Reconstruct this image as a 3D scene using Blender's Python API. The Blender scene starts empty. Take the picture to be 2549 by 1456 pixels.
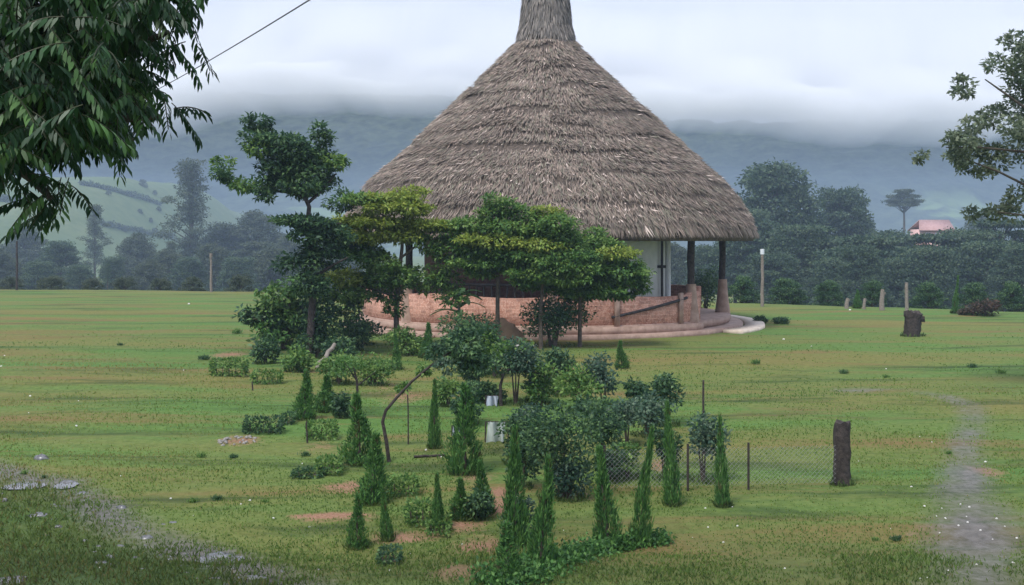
import bpy, math
import numpy as np
from mathutils import Vector

# ------------------------------------------------------------------ camera, sky, sun, exposure
SC = bpy.context.scene
COL = SC.collection
F, H, CX, HY = 2732.0, 2.9, 1274.0, 600.0        # focal length and horizon in 2548-px picture units, eye height in metres
cd = bpy.data.cameras.new('camera'); cam = bpy.data.objects.new('camera', cd); COL.objects.link(cam)
cam.location = (0, 0, H); cam.rotation_euler = (math.pi / 2, 0, 0)
cd.sensor_width = 36; cd.lens = 36 * F / 2548; cd.shift_y = -128 / 2548; cd.clip_start = 0.1; cd.clip_end = 5000
SC.camera = cam
SUN_EL, SUN_AZ = math.radians(58), math.radians(215)
SKY_STRENGTH, SUN_STRENGTH, EXPOSURE = 0.1, 1.8, 0.9
w = bpy.data.worlds.new('World'); SC.world = w; w.use_nodes = True
nt = w.node_tree; nt.nodes.clear()
out = nt.nodes.new('ShaderNodeOutputWorld'); bg = nt.nodes.new('ShaderNodeBackground')
sk = nt.nodes.new('ShaderNodeTexSky'); sk.sky_type = 'NISHITA'; sk.sun_disc = False
sk.sun_elevation = SUN_EL; sk.sun_rotation = SUN_AZ
tc = nt.nodes.new('ShaderNodeTexCoord'); mp = nt.nodes.new('ShaderNodeMapping'); mp.inputs['Scale'].default_value = (1.2, 1.2, 7)
nz = nt.nodes.new('ShaderNodeTexNoise'); nz.inputs['Scale'].default_value = 2.2; nz.inputs['Detail'].default_value = 6
cr = nt.nodes.new('ShaderNodeValToRGB')
cr.color_ramp.elements[0].position = 0.32; cr.color_ramp.elements[0].color = (0.40, 0.445, 0.575, 1)
cr.color_ramp.elements[1].position = 0.68; cr.color_ramp.elements[1].color = (0.45, 0.487, 0.60, 1)
sc_ = nt.nodes.new('ShaderNodeVectorMath'); sc_.operation = 'SCALE'; sc_.inputs['Scale'].default_value = 10.0
mx = nt.nodes.new('ShaderNodeMix'); mx.data_type = 'RGBA'; mx.inputs[0].default_value = 0.94
L = nt.links.new
L(tc.outputs['Generated'], mp.inputs['Vector']); L(mp.outputs[0], nz.inputs['Vector']); L(nz.outputs[0], cr.inputs[0])
L(cr.outputs[0], sc_.inputs[0]); L(sk.outputs[0], mx.inputs[6]); L(sc_.outputs[0], mx.inputs[7])
L(mx.outputs[2], bg.inputs[0]); bg.inputs[1].default_value = SKY_STRENGTH; L(bg.outputs[0], out.inputs[0])
sd = bpy.data.lights.new('sun', 'SUN'); so = bpy.data.objects.new('sun', sd); COL.objects.link(so)
sd.energy = SUN_STRENGTH; sd.angle = math.radians(18); sd.color = (1, 0.97, 0.92)
sv = Vector((math.sin(SUN_AZ) * math.cos(SUN_EL), math.cos(SUN_AZ) * math.cos(SUN_EL), math.sin(SUN_EL)))
so.rotation_euler = sv.to_track_quat('Z', 'Y').to_euler(); so.location = (-10, -10, 60)
vs = SC.view_settings; vs.view_transform = 'Standard'; vs.look = 'None'; vs.exposure = EXPOSURE; vs.gamma = 1; vs.use_curve_mapping = False
SC.render.engine = 'CYCLES'
SC.cycles.volume_bounces = 6; SC.cycles.max_bounces = 8; SC.cycles.diffuse_bounces = 3; SC.cycles.transparent_max_bounces = 8

# ------------------------------------------------------------------ helpers
rng = np.random.default_rng(7)
def R(*s): return rng.random(s)
def U(a, b, *s): return a + (b - a) * rng.random(s) if s else a + (b - a) * rng.random()
def N(*s): return rng.standard_normal(s)

def hash2(ix, iy, s):
    h = (ix.astype(np.int64) * 374761393 + iy.astype(np.int64) * 668265263 + s * 974634777) & 0x7fffffff
    h = ((h ^ (h >> 13)) * 1274126177) & 0x7fffffff
    return ((h ^ (h >> 16)) & 0xffff) / 65535.0
def vnoise(x, y, s=0):
    x = np.asarray(x, float); y = np.asarray(y, float)
    ix, iy = np.floor(x), np.floor(y); fx, fy = x - ix, y - iy
    fx, fy = fx * fx * (3 - 2 * fx), fy * fy * (3 - 2 * fy)
    a, b, c, d = hash2(ix, iy, s), hash2(ix + 1, iy, s), hash2(ix, iy + 1, s), hash2(ix + 1, iy + 1, s)
    return (a * (1 - fx) + b * fx) * (1 - fy) + (c * (1 - fx) + d * fx) * fy
def fbm(x, y, s=0, o=4):
    t, a, n = 0, .5, 0
    for k in range(o):
        t = t + a * vnoise(np.asarray(x) * 2 ** k, np.asarray(y) * 2 ** k, s + k); n += a; a *= .5
    return t / n
def sstep(a, b, x):
    t = np.clip((x - a) / (b - a), 0, 1); return t * t * (3 - 2 * t)

def at(px, py, d): return np.array([(px - CX) / F * d, d, H + (HY - py) / F * d])
def y_edge(x): x = np.clip(x, -90, 60); return 56 - .4615 * x - .00605 * x * x
PUD = [(62, 1206, 40, 6), (165, 1204, 18, 6), (30, 1440, 34, 8), (548, 1388, 46, 7), (660, 1440, 60, 7)]
def _flat(px, py): d = H * F / (py - HY); return (px - CX) / F * d, d
PUDW = []
for px, py, hw, hh in PUD:
    a, b = _flat(px, py); PUDW.append((a, b, hw / F * b, (_flat(px, py - hh)[1] - _flat(px, py + hh)[1]) / 2))
def gz(x, y):
    x = np.asarray(x, float); y = np.asarray(y, float)
    s = np.maximum(0, y - y_edge(x))
    drop = np.where(s < 10, s * s * .012, 1.2 + (s - 10) * .16)
    z = -7.5 * (1 - np.exp(-drop / 7.5))
    lump = (fbm(x * .45, y * .45, 3, 3) - .5) * .07 + (fbm(x * 2.2, y * 2.2, 9, 2) - .5) * .03
    lump = lump + (fbm(x * .16 + 5, y * .75, 15, 3) - .5) * .16
    calm = 1 - np.exp(-((x - 1.2) ** 2 + (y - 39) ** 2) / 110)
    k = 0
    for a, b, ra, rb in PUDW:
        k = np.maximum(k, np.exp(-(((x - a) / (ra + .12)) ** 2 + ((y - b) / (rb + .12)) ** 2) ** 1.5 * .7))
    return z + lump * calm * (1 - .5 * sstep(30, 60, y)) * (1 - k) - k * (.03 + .055 * (fbm(x * 3.2, y * 2.4, 303, 3) - .5))
BASES = []
def gp(px, py, note=False):
    d = H * F / (py - HY)
    for _ in range(3):
        x = (px - CX) / F * d; d = (H - float(gz(x, d))) * F / (py - HY)
    x = (px - CX) / F * d
    if note: BASES.append((x, d, note))
    return np.array([x, d, float(gz(x, d))])

class MB:
    def __init__(s): s.v, s.f, s.c, s.n = [], [], [], 0
    def add(s, v, f, c=None):
        v = np.asarray(v, float).reshape(-1, 3); f = np.asarray(f, int)
        s.v.append(v); s.f.append(f + s.n); s.n += len(v)
        c = np.ones((len(v), 3)) if c is None else np.broadcast_to(np.asarray(c, float), (len(v), 3))
        s.c.append(c)
    def build(s, name, m, parent=None, off=(0, 0, 0), smooth=False):
        v = np.concatenate(s.v) - np.asarray(off); c = np.concatenate(s.c)
        me = bpy.data.meshes.new(name)
        loops, starts, tot = [], [], 0
        for f in s.f:
            k = f.shape[1]; starts.append(tot + np.arange(len(f)) * k); loops.append(f.ravel()); tot += f.size
        loops = np.concatenate(loops); starts = np.concatenate(starts)
        me.vertices.add(len(v)); me.vertices.foreach_set('co', v.ravel())
        me.loops.add(len(loops)); me.loops.foreach_set('vertex_index', loops.astype(np.int32))
        me.polygons.add(len(starts)); me.polygons.foreach_set('loop_start', starts.astype(np.int32))
        me.update(calc_edges=True)
        at_ = me.attributes.new('Col', 'FLOAT_COLOR', 'POINT')
        at_.data.foreach_set('color', np.c_[c, np.ones(len(c))].ravel())
        if smooth: me.polygons.foreach_set('use_smooth', np.ones(len(starts), bool))
        me.materials.append(m)
        me.validate()
        o = bpy.data.objects.new(name, me); COL.objects.link(o)
        if parent is not None: o.parent = parent
        return o
    # ---- shapes
    def tube(s, pts, rad, n=8, c=None, rough=0.0, cap=True):
        pts = np.asarray(pts, float); rad = np.broadcast_to(np.asarray(rad, float), (len(pts),))
        t = np.gradient(pts, axis=0); t /= np.linalg.norm(t, axis=1)[:, None] + 1e-9
        up = np.array([0, 0, 1.]) if abs(t[0][2]) < .9 else np.array([1., 0, 0])
        a = np.arange(n) / n * 2 * np.pi; V = []
        for p, q, r in zip(pts, t, rad):
            u = np.cross(q, up); u /= np.linalg.norm(u) + 1e-9; w_ = np.cross(u, q)
            rr = r * (1 + rough * (R(n) - .5))
            V.append(p + rr[:, None] * (np.cos(a)[:, None] * u + np.sin(a)[:, None] * w_))
        V = np.concatenate(V); m = len(pts)
        i = np.arange(m - 1)[:, None] * n; j = np.arange(n)[None]; k = (j + 1) % n
        f = np.stack([i + j, i + k, i + n + k, i + n + j], -1).reshape(-1, 4)
        s.add(V, f, c)
        if cap:
            for r0, p in ((0, pts[0]), ((m - 1) * n, pts[-1])):
                b = V[r0:r0 + n]
                s.add(np.vstack([b, p]), np.stack([np.arange(n), (np.arange(n) + 1) % n, np.full(n, n)], -1), c)
    def box(s, lo, hi, c=None, j=0):
        x0, y0, z0 = lo; x1, y1, z1 = hi
        v = np.array([[x, y, z] for z in (z0, z1) for x, y in ((x0, y0), (x1, y0), (x1, y1), (x0, y1))]) + (N(8, 3) * j)
        s.add(v, [[0, 3, 2, 1], [4, 5, 6, 7], [0, 1, 5, 4], [1, 2, 6, 5], [2, 3, 7, 6], [3, 0, 4, 7]], c)
    def arc(s, c, r0, r1, z0, z1, a0, a1, n=60, col=None, wob=0.0, topf=None):
        # wall or slab sector; angles in degrees from the camera side (-y) towards +x
        a = np.radians(np.linspace(a0, a1, n + 1)); sx, cy = np.sin(a), -np.cos(a)
        zt = np.full(n + 1, z1) if topf is None else topf(np.degrees(a))
        wv = 1 + wob * (fbm(a * 6, a * 0, 5, 3) - .5)
        ring = lambda r, z: np.c_[c[0] + r * wv * sx, c[1] + r * wv * cy, np.broadcast_to(z, (n + 1,))]
        V = np.concatenate([ring(r1, z0), ring(r1, zt), ring(r0, zt), ring(r0, z0)]); m = n + 1
        i = np.arange(n); fs = []
        for k in range(4):
            p, q = k * m, ((k + 1) % 4) * m
            fs.append(np.stack([p + i, p + i + 1, q + i + 1, q + i], -1))
        fs.append([[0, m, 2 * m, 3 * m], [3 * m + n, 2 * m + n, m + n, n]])
        s.add(V, np.concatenate(fs), col)
    def lens(s, P, D, Ln, Wd, c, nrm, fold=.1):
        n = len(P); D = D / np.linalg.norm(D, axis=1)[:, None]; sd_ = np.cross(D, nrm); sd_ /= np.linalg.norm(sd_, axis=1)[:, None] + 1e-9; up = np.cross(sd_, D)
        Ln = Ln[:, None]; Wd = Wd[:, None]
        a, b = P + D * Ln * .3 + up * Ln * fold * .4, P + D * Ln * .68 + up * Ln * fold * .2
        V = np.stack([P, a + sd_ * Wd * .46, b + sd_ * Wd * .44, P + D * Ln - up * Ln * fold, b - sd_ * Wd * .44, a - sd_ * Wd * .46], 1).reshape(-1, 3)
        s.add(V, np.arange(n)[:, None] * 6 + np.arange(6)[None], np.repeat(c, 6, 0))
    def leaves(s, P, D, Ln, Wd, c, nrm=None, fold=.15):
        # one kite-shaped leaf per row: P base, D direction, nrm = preferred normal
        n = len(P); D = D / (np.linalg.norm(D, axis=1)[:, None] + 1e-9)
        nr = N(n, 3) if nrm is None else nrm
        sd_ = np.cross(D, nr); sd_ /= np.linalg.norm(sd_, axis=1)[:, None] + 1e-9
        up = np.cross(sd_, D)
        Ln = np.broadcast_to(Ln, (n,))[:, None]; Wd = np.broadcast_to(Wd, (n,))[:, None]
        mid = P + D * Ln * .45 + up * Ln * fold * .5
        V = np.stack([P, mid + sd_ * Wd * .5, P + D * Ln - up * Ln * fold, mid - sd_ * Wd * .5], 1).reshape(-1, 3)
        s.add(V, (np.arange(n)[:, None] * 4 + np.arange(4)[None]), np.repeat(c, 4, 0))

# ------------------------------------------------------------------ materials
def nodes(m):
    m.use_nodes = True; t = m.node_tree; t.nodes.clear(); return t
class NT:
    def __init__(s, name): s.m = bpy.data.materials.new(name); s.t = nodes(s.m); s.o = s.n('OutputMaterial')
    def n(s, k, **kw):
        x = s.t.nodes.new('ShaderNode' + k)
        for a, b in kw.items():
            if a.startswith('_'): setattr(x, a[1:], b)
            else: x.inputs[a.replace('_', ' ')].default_value = b
        return x
    def l(s, a, b): s.t.links.new(a, b)
    def noise(s, vec, scale, detail=5, rough=.55, dist=0):
        x = s.n('TexNoise', Scale=scale, Detail=detail, Roughness=rough, Distortion=dist)
        if vec is not None: s.l(vec, x.inputs['Vector'])
        return x.outputs[0]
    def ramp(s, fac, *st):
        x = s.n('ValToRGB'); e = x.color_ramp.elements
        while len(e) < len(st): e.new(.5)
        for k, (p, c) in enumerate(st): e[k].position = p; e[k].color = (*c, 1) if len(c) == 3 else c
        s.l(fac, x.inputs[0]); return x.outputs[0]
    def mix(s, fac, a, b, mode='MIX'):
        x = s.n('Mix', _data_type='RGBA', _blend_type=mode)
        for sock, v in ((x.inputs[0], fac), (x.inputs[6], a), (x.inputs[7], b)):
            if isinstance(v, (int, float)): sock.default_value = v
            elif isinstance(v, tuple): sock.default_value = (*v, 1)
            else: s.l(v, sock)
        return x.outputs[2]
    def pos(s): return s.n('NewGeometry').outputs['Position']
    def obj(s): return s.n('TexCoord').outputs['Object']
    def col(s): return s.n('Attribute', _attribute_name='Col').outputs['Color']
    def bsdf(s, col, rough=.8, bump=None, bstr=.3, bdist=.02, trans=0, spec=.3):
        p = s.n('BsdfPrincipled'); p.inputs['Specular IOR Level'].default_value = spec
        if isinstance(col, tuple): p.inputs['Base Color'].default_value = (*col, 1)
        else: s.l(col, p.inputs['Base Color'])
        if isinstance(rough, (int, float)): p.inputs['Roughness'].default_value = rough
        else: s.l(rough, p.inputs['Roughness'])
        if bump is not None:
            b = s.n('Bump', Strength=bstr, Distance=bdist); s.l(bump, b.inputs['Height']); s.l(b.outputs[0], p.inputs['Normal'])
        o = p.outputs[0]
        if trans:
            tr = s.n('BsdfTranslucent'); ms = s.n('MixShader'); ms.inputs[0].default_value = trans
            if isinstance(col, tuple): tr.inputs[0].default_value = (*col, 1)
            else: s.l(col, tr.inputs[0])
            s.l(o, ms.inputs[1]); s.l(tr.outputs[0], ms.inputs[2]); o = ms.outputs[0]
        s.l(o, s.o.inputs['Surface']); return s.m

def leaf_mat(name, rough=.55, trans=.38):
    q = NT(name); return q.bsdf(q.col(), rough, trans=trans, spec=.35)
M_LEAF = leaf_mat('leaf'); M_GLOSS = leaf_mat('glossy_leaf', .42, .2)
q = NT('bark'); n1 = q.noise(q.obj(), 9, 6, .7)
M_BARK = q.bsdf(q.ramp(n1, (.3, (.045, .035, .028)), (.7, (.16, .13, .10))), .9, n1, .6, .03)
q = NT('pale_wood'); n1 = q.noise(q.obj(), 14, 6, .7)
M_PALEWOOD = q.bsdf(q.ramp(n1, (.3, (.15, .125, .105)), (.7, (.32, .28, .24))), .9, n1, .4, .02)
q = NT('old_wood'); n1 = q.noise(q.obj(), 16, 6, .75)
M_OLDWOOD = q.bsdf(q.ramp(n1, (.35, (.022, .018, .017)), (.7, (.10, .08, .07))), .9, n1, .8, .03)
q = NT('thatch'); M_THATCH = q.bsdf(q.col(), .85, trans=.08)
q = NT('thatch_core'); n1 = q.noise(q.obj(), 12, 5); M_CORE = q.bsdf(q.ramp(n1, (.3, (.05, .04, .033)), (.7, (.16, .125, .10))), .95, n1, .6, .05)
def wall_mat(name, a, b, c, scale=3):
    q = NT(name); p = q.obj(); n1 = q.noise(p, scale, 6, .65); n2 = q.noise(p, scale * 7, 4, .7)
    br = q.n('TexBrick', Scale=2.3); br.inputs['Mortar Size'].default_value = .018
    br.inputs['Color1'].default_value = (.7, .66, .64, 1); br.inputs['Color2'].default_value = (1.1, 1.03, 1.0, 1); br.inputs['Mortar'].default_value = (1.25, 1.25, 1.22, 1)
    ge = q.n('SeparateXYZ'); q.l(p, ge.inputs[0]); at2 = q.n('Math', _operation='ARCTAN2'); q.l(ge.outputs[0], at2.inputs[0]); q.l(ge.outputs[1], at2.inputs[1])
    ml = q.n('Math', _operation='MULTIPLY'); q.l(at2.outputs[0], ml.inputs[0]); ml.inputs[1].default_value = 6.4
    cb = q.n('CombineXYZ'); q.l(ml.outputs[0], cb.inputs[0]); q.l(ge.outputs[2], cb.inputs[1]); q.l(cb.outputs[0], br.inputs['Vector'])
    base = q.mix(q.ramp(n2, (.42, (0, 0, 0)), (.66, (.8, .8, .8))), q.ramp(n1, (.36, a), (.6, b)), c)
    return q.bsdf(q.mix(.8, base, br.outputs[0], 'MULTIPLY'), .88, n2, .5, .02)
M_BRICK = wall_mat('pink_brick', (.34, .15, .10), (.53, .275, .20), (.70, .48, .39))
M_DARKBRICK = wall_mat('red_brown_wall', (.16, .085, .068), (.24, .14, .115), (.3, .2, .16))
q = NT('pale_plaster'); n1 = q.noise(q.obj(), 2.5, 6, .6); M_WHITE = q.bsdf(q.ramp(n1, (.3, (.62, .66, .68)), (.7, (.76, .79, .8))), .8)
q = NT('cream_cement'); n1 = q.noise(q.obj(), 4, 6, .65); M_CREAM = q.bsdf(q.ramp(n1, (.3, (.5, .4, .31)), (.65, (.74, .63, .52))), .7, n1, .2, .01)
q = NT('pink_cement'); n1 = q.noise(q.obj(), 4, 6, .65); M_PINKCEM = q.bsdf(q.ramp(n1, (.3, (.26, .17, .13)), (.65, (.46, .32, .255))), .75, n1, .2, .01)
q = NT('white_paint'); n1 = q.noise(q.obj(), 8, 4); M_PAINT = q.bsdf(q.ramp(n1, (.3, (.66, .7, .76)), (.7, (.8, .83, .86))), .5)
q = NT('dark_rail'); n1 = q.noise(q.obj(), 12, 4); M_DARK = q.bsdf(q.ramp(n1, (.3, (.02, .02, .022)), (.7, (.07, .06, .06))), .7)
q = NT('stone'); n1 = q.noise(q.obj(), 12, 6, .7); M_STONE = q.bsdf(q.ramp(n1, (.3, (.17, .155, .14)), (.7, (.36, .34, .31))), .45, n1, .6, .02, spec=.5)
q = NT('white_stone'); n1 = q.noise(q.obj(), 20, 4, .7); M_WSTONE = q.bsdf(q.ramp(n1, (.3, (.6, .57, .52)), (.7, (.82, .8, .77))), .6, n1, .4, .01)
q = NT('wet_rock'); n1 = q.noise(q.obj(), 9, 6, .7); M_WROCK = q.bsdf(q.ramp(n1, (.35, (.06, .06, .06)), (.7, (.24, .24, .24))), .22, n1, .35, .015, spec=.6)
q = NT('puddle_water'); n1 = q.noise(q.pos(), 6, 3); M_WATER = q.bsdf((.09, .08, .075), .06, n1, .06, .01, spec=.6)
q = NT('wire'); M_WIRE = q.bsdf((.3, .3, .3), .45, spec=.5)
q = NT('cable'); M_CABLE = q.bsdf((.06, .055, .055), .6)
q = NT('red_roof'); n1 = q.noise(q.obj(), 3, 5); M_REDROOF = q.bsdf(q.ramp(n1, (.3, (.38, .22, .21)), (.7, (.5, .33, .31))), .7)
q = NT('pink_wall'); n1 = q.noise(q.obj(), 2, 5); M_PINKWALL = q.bsdf(q.ramp(n1, (.3, (.6, .36, .32)), (.7, (.74, .5, .45))), .8)
q = NT('pale_cloth'); n1 = q.noise(q.obj(), 6, 4); M_CLOTH = q.bsdf(q.ramp(n1, (.3, (.5, .58, .52)), (.7, (.75, .8, .76))), .7, trans=.3)
q = NT('blue_white_cloth'); n1 = q.noise(q.obj(), 6, 4); M_CLOTH2 = q.bsdf(q.ramp(n1, (.3, (.5, .56, .66)), (.7, (.74, .78, .85))), .7, trans=.2)

# ------------------------------------------------------------------ tagging
def tag(o, label=None, cat=None, group=None, kind=None):
    if label: o['label'] = label
    if cat: o['category'] = cat
    if group: o['group'] = group
    if kind: o['kind'] = kind
    return o
def empty(name, loc, label, cat, group=None):
    o = bpy.data.objects.new(name, None); COL.objects.link(o); o.location = [float(a) for a in loc]; o.empty_display_size = .2
    return tag(o, label, cat, group)
def copy_thing(o, loc, sc, rz, label, group=None):
    c = o.copy(); COL.objects.link(c); c.location = [float(a) for a in loc]; c.scale = sc; c.rotation_euler = (0, 0, rz)
    c['label'] = label
    if group: c['group'] = group
    for ch in list(o.children):
        d = ch.copy(); COL.objects.link(d); d.parent = c
        for g in ch.children:
            e = g.copy(); COL.objects.link(e); e.parent = d
    return c

# ------------------------------------------------------------------ ground
soil_spots = [  # picture x, y, half-width, half-height, strength : bare reddish earth round the planting
    (860, 1212, 60, 16, .9), (840, 1283, 110, 10, .95), (1010, 1338, 110, 14, .9), (1130, 1308, 90, 12, .9), (1225, 1262, 55, 22, 1), (1250, 1225, 40, 14, .8),
    (1215, 1362, 90, 18, 1), (1150, 1418, 80, 22, .8), (570, 884, 45, 8, .9), (800, 1110, 60, 18, .55), (1000, 1160, 80, 12, .4), (1180, 1190, 60, 14, .6),
    (590, 1098, 60, 14, .7), (1000, 1000, 60, 20, .55), (960, 960, 60, 18, .5), (1440, 1235, 60, 10, .8), (1640, 1160, 40, 20, .6), (1270, 1010, 60, 12, .4),
    (1250, 830, 60, 10, .5), (2450, 1170, 50, 14, .7), (2290, 1310, 45, 12, .6), (2240, 1330, 50, 10, .5), (640, 865, 30, 8, .5), (880, 1150, 50, 14, .5)]
trail = np.array([gp(*p)[:2] for p in ((2470, 1560), (2450, 1456), (2425, 1330), (2400, 1210), (2395, 1120), (2425, 1060), (2420, 1010), (2350, 985), (2240, 968), (2100, 972))])
def seg_dist(x, y, pl):
    best = np.full(np.shape(x), 1e9)
    for a, b in zip(pl[:-1], pl[1:]):
        ab = b - a; t = np.clip(((x - a[0]) * ab[0] + (y - a[1]) * ab[1]) / (ab @ ab), 0, 1)
        best = np.minimum(best, np.hypot(x - a[0] - t * ab[0], y - a[1] - t * ab[1]))
    return best
spots_w = []
for px, py, a, b, k in soil_spots:
    p = gp(px, py); q0 = gp(px, py - b); q1 = gp(px, py + b)
    spots_w.append((p[0], p[1], a / F * p[1], max(.08, (q0[1] - q1[1]) / 2), k))
wet = np.array([gp(*p)[:2] for p in ((-200, 1120), (60, 1190), (170, 1205), (260, 1275), (370, 1335), (520, 1385), (650, 1430), (800, 1500), (900, 1600))])
def wet_mask(x, y): return np.exp(-(seg_dist(x, y, wet) / .36) ** 2) * (.3 + 1.1 * fbm(x * 1.1, y * 1.1, 93, 3))
def lush_shade_mask(x, y):      # taller grass, darkened to paint in the shade of the overhanging tree
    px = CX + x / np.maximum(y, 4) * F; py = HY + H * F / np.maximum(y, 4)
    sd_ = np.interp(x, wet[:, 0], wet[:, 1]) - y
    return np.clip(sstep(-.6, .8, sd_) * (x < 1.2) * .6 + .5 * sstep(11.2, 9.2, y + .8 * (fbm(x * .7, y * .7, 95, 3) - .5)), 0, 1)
def soil_mask(x, y):
    m = np.zeros(np.shape(x))
    for cx, cy, a, b, k in spots_w:
        m = np.maximum(m, .8 * k * np.exp(-((x - cx) / a) ** 2 * .6 - ((y - cy) / b) ** 2 * .6) * (.55 + .9 * fbm(x * 1.4, y * 1.4, 97, 3)))
    return m
def trail_mask(x, y):
    d = seg_dist(x, y, trail); wd = .34 + .26 * sstep(16, 9, y)
    return np.exp(-(d / wd) ** 2) * (.62 + .1 * sstep(20, 12, y)) * (.3 + 1.25 * fbm(x * 1.6, y * .9, 91, 4))

def ground():
    ys = np.concatenate([np.linspace(-26, 6, 20, endpoint=False), np.geomspace(6, 750, 330)])
    us = np.concatenate([-np.geomspace(.62, 9, 16)[::-1], np.linspace(-.6, .6, 260), np.geomspace(.62, 9, 16)])
    Y, Uu = np.meshgrid(ys, us, indexing='ij')
    X = np.clip(Uu * np.maximum(Y, 9) , -640, 640) + 0 * Y
    lim = 640 * np.sign(Uu) * np.abs(Uu) / 9
    X = np.where(np.abs(Uu) > .6, np.sign(Uu) * np.maximum(np.abs(X), np.abs(lim)), X)
    X = np.clip(X, -640, 640)
    X = np.sort(X, axis=1)
    Z = gz(X, Y)
    sm, tm, lm_ = soil_mask(X, Y), np.maximum(trail_mask(X, Y), .9 * wet_mask(X, Y)), lush_shade_mask(X, Y)
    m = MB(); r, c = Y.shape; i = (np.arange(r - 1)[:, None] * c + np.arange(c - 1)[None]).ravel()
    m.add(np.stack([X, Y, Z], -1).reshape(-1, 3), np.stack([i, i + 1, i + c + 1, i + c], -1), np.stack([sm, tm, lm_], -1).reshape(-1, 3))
    q = NT('field'); p = q.pos(); se = q.n('SeparateColor'); q.l(q.col(), se.inputs[0])
    def stretch(sx, sy):
        g = q.n('Mapping'); g.inputs['Scale'].default_value = (sx, sy, 1); q.l(p, g.inputs['Vector']); return g.outputs[0]
    big = q.noise(stretch(.07, .3), 1, 6, .6, .5); mid = q.noise(stretch(.14, .75), 1, 7, .66, .6); fine = q.noise(p, 9, 6, .72); fin2 = q.noise(p, 34, 4, .7)
    streak = q.noise(stretch(.13, 1.1), 1, 7, .68, .5)
    green = q.ramp(fine, (.25, (.05, .11, .024)), (.5, (.095, .18, .042)), (.78, (.145, .232, .062)))
    olive = q.ramp(fine, (.25, (.12, .11, .034)), (.5, (.18, .158, .05)), (.78, (.24, .20, .072)))
    brown = q.ramp(fin2, (.3, (.13, .08, .036)), (.7, (.27, .155, .075)))
    cc = q.mix(q.ramp(big, (.41, (0, 0, 0)), (.63, (.85, .85, .85))), green, olive)
    cc = q.mix(q.ramp(mid, (.51, (0, 0, 0)), (.68, (.75, .75, .75))), cc, brown)
    cc = q.mix(q.ramp(streak, (.53, (0, 0, 0)), (.66, (.85, .85, .85))), cc, (.04, .066, .022))  # dark streaks: taller grass and ridge shadows painted into the colour
    earth = q.ramp(fin2, (.3, (.2, .1, .06)), (.7, (.4, .23, .155)))
    mud = q.ramp(fine, (.3, (.075, .07, .064)), (.7, (.2, .18, .16)))
    def edge(sock, lo, hi):
        a = q.n('Math', _operation='ADD'); q.l(sock, a.inputs[0]); b = q.n('Math', _operation='MULTIPLY_ADD'); q.l(fine, b.inputs[0]); b.inputs[1].default_value = .9; b.inputs[2].default_value = -.45
        q.l(b.outputs[0], a.inputs[1]); return q.ramp(a.outputs[0], (lo, (0, 0, 0)), (hi, (.95, .95, .95)))
    cc = q.mix(edge(se.outputs[0], .3, .62), cc, earth)
    cc = q.mix(se.outputs[2], cc, q.ramp(fine, (.25, (.03, .055, .018)), (.6, (.065, .10, .032)), (.8, (.115, .13, .05))))  # dark greens carry painted tree shade as well as the ranker grass
    me_ = edge(se.outputs[1], .22, .9)
    cc = q.mix(me_, cc, mud)
    rg = q.ramp(me_, (0, (.95, .95, .95)), (1, (.34, .34, .34)))
    mt = q.bsdf(cc, rg, fine, .6, .05, spec=.12)
    tag(m.build('field', mt, smooth=True), kind='structure')
ground()

def grass():
    m = MB(); n = 190000
    d = 8.2 * np.exp(R(n) ** 1.25 * math.log(60 / 8.2)); u = U(-.56, .56, n); x = u * d; y = d
    ok = (soil_mask(x, y) < .45 + .3 * R(n)) & (trail_mask(x, y) < .4 + .3 * R(n)) & (y < y_edge(x) + 1) & (np.hypot(x - 1.2, y - 39) > 8)
    dens = fbm(x * .8, y * .8, 21, 3); ok &= (dens + .25 * R(n) > .5) & (R(n) < sstep(42, 10, d))
    x, y, d, dens = x[ok], y[ok], d[ok], dens[ok]; n = len(x)
    z = gz(x, y)
    hgt = (.02 + .05 * np.clip(dens - .35, 0, 1) + .02 * R(n)) * (1 + d / 55)
    D = np.c_[N(n) * .55, N(n) * .55, np.ones(n)]
    lush_shade = lush_shade_mask(x, y); hgt = hgt * (1 + 1.3 * lush_shade)
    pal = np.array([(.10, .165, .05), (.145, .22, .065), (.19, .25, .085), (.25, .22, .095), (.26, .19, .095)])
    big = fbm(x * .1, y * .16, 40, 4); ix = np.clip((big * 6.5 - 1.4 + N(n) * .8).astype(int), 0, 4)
    c = pal[ix] * U(.8, 1.2, n, 1) * [.98, 1.06, .7] * (1 - .5 * lush_shade[:, None])  # blades darkened where the tree's shade is painted in
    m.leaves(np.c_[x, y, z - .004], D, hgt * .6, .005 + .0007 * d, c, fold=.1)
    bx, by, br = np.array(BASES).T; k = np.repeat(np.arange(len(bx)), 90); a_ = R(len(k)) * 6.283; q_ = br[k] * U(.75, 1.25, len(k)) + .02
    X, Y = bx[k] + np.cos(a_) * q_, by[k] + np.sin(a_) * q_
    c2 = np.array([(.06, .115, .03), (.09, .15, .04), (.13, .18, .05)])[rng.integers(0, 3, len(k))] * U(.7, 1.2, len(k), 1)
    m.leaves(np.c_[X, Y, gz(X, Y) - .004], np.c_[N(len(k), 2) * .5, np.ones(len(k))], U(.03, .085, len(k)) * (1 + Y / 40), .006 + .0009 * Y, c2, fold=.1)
    tag(m.build('grass', leaf_mat('grass_blade', .8, .4)), 'short green and olive grass growing over the field', 'grass', kind='stuff')

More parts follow.
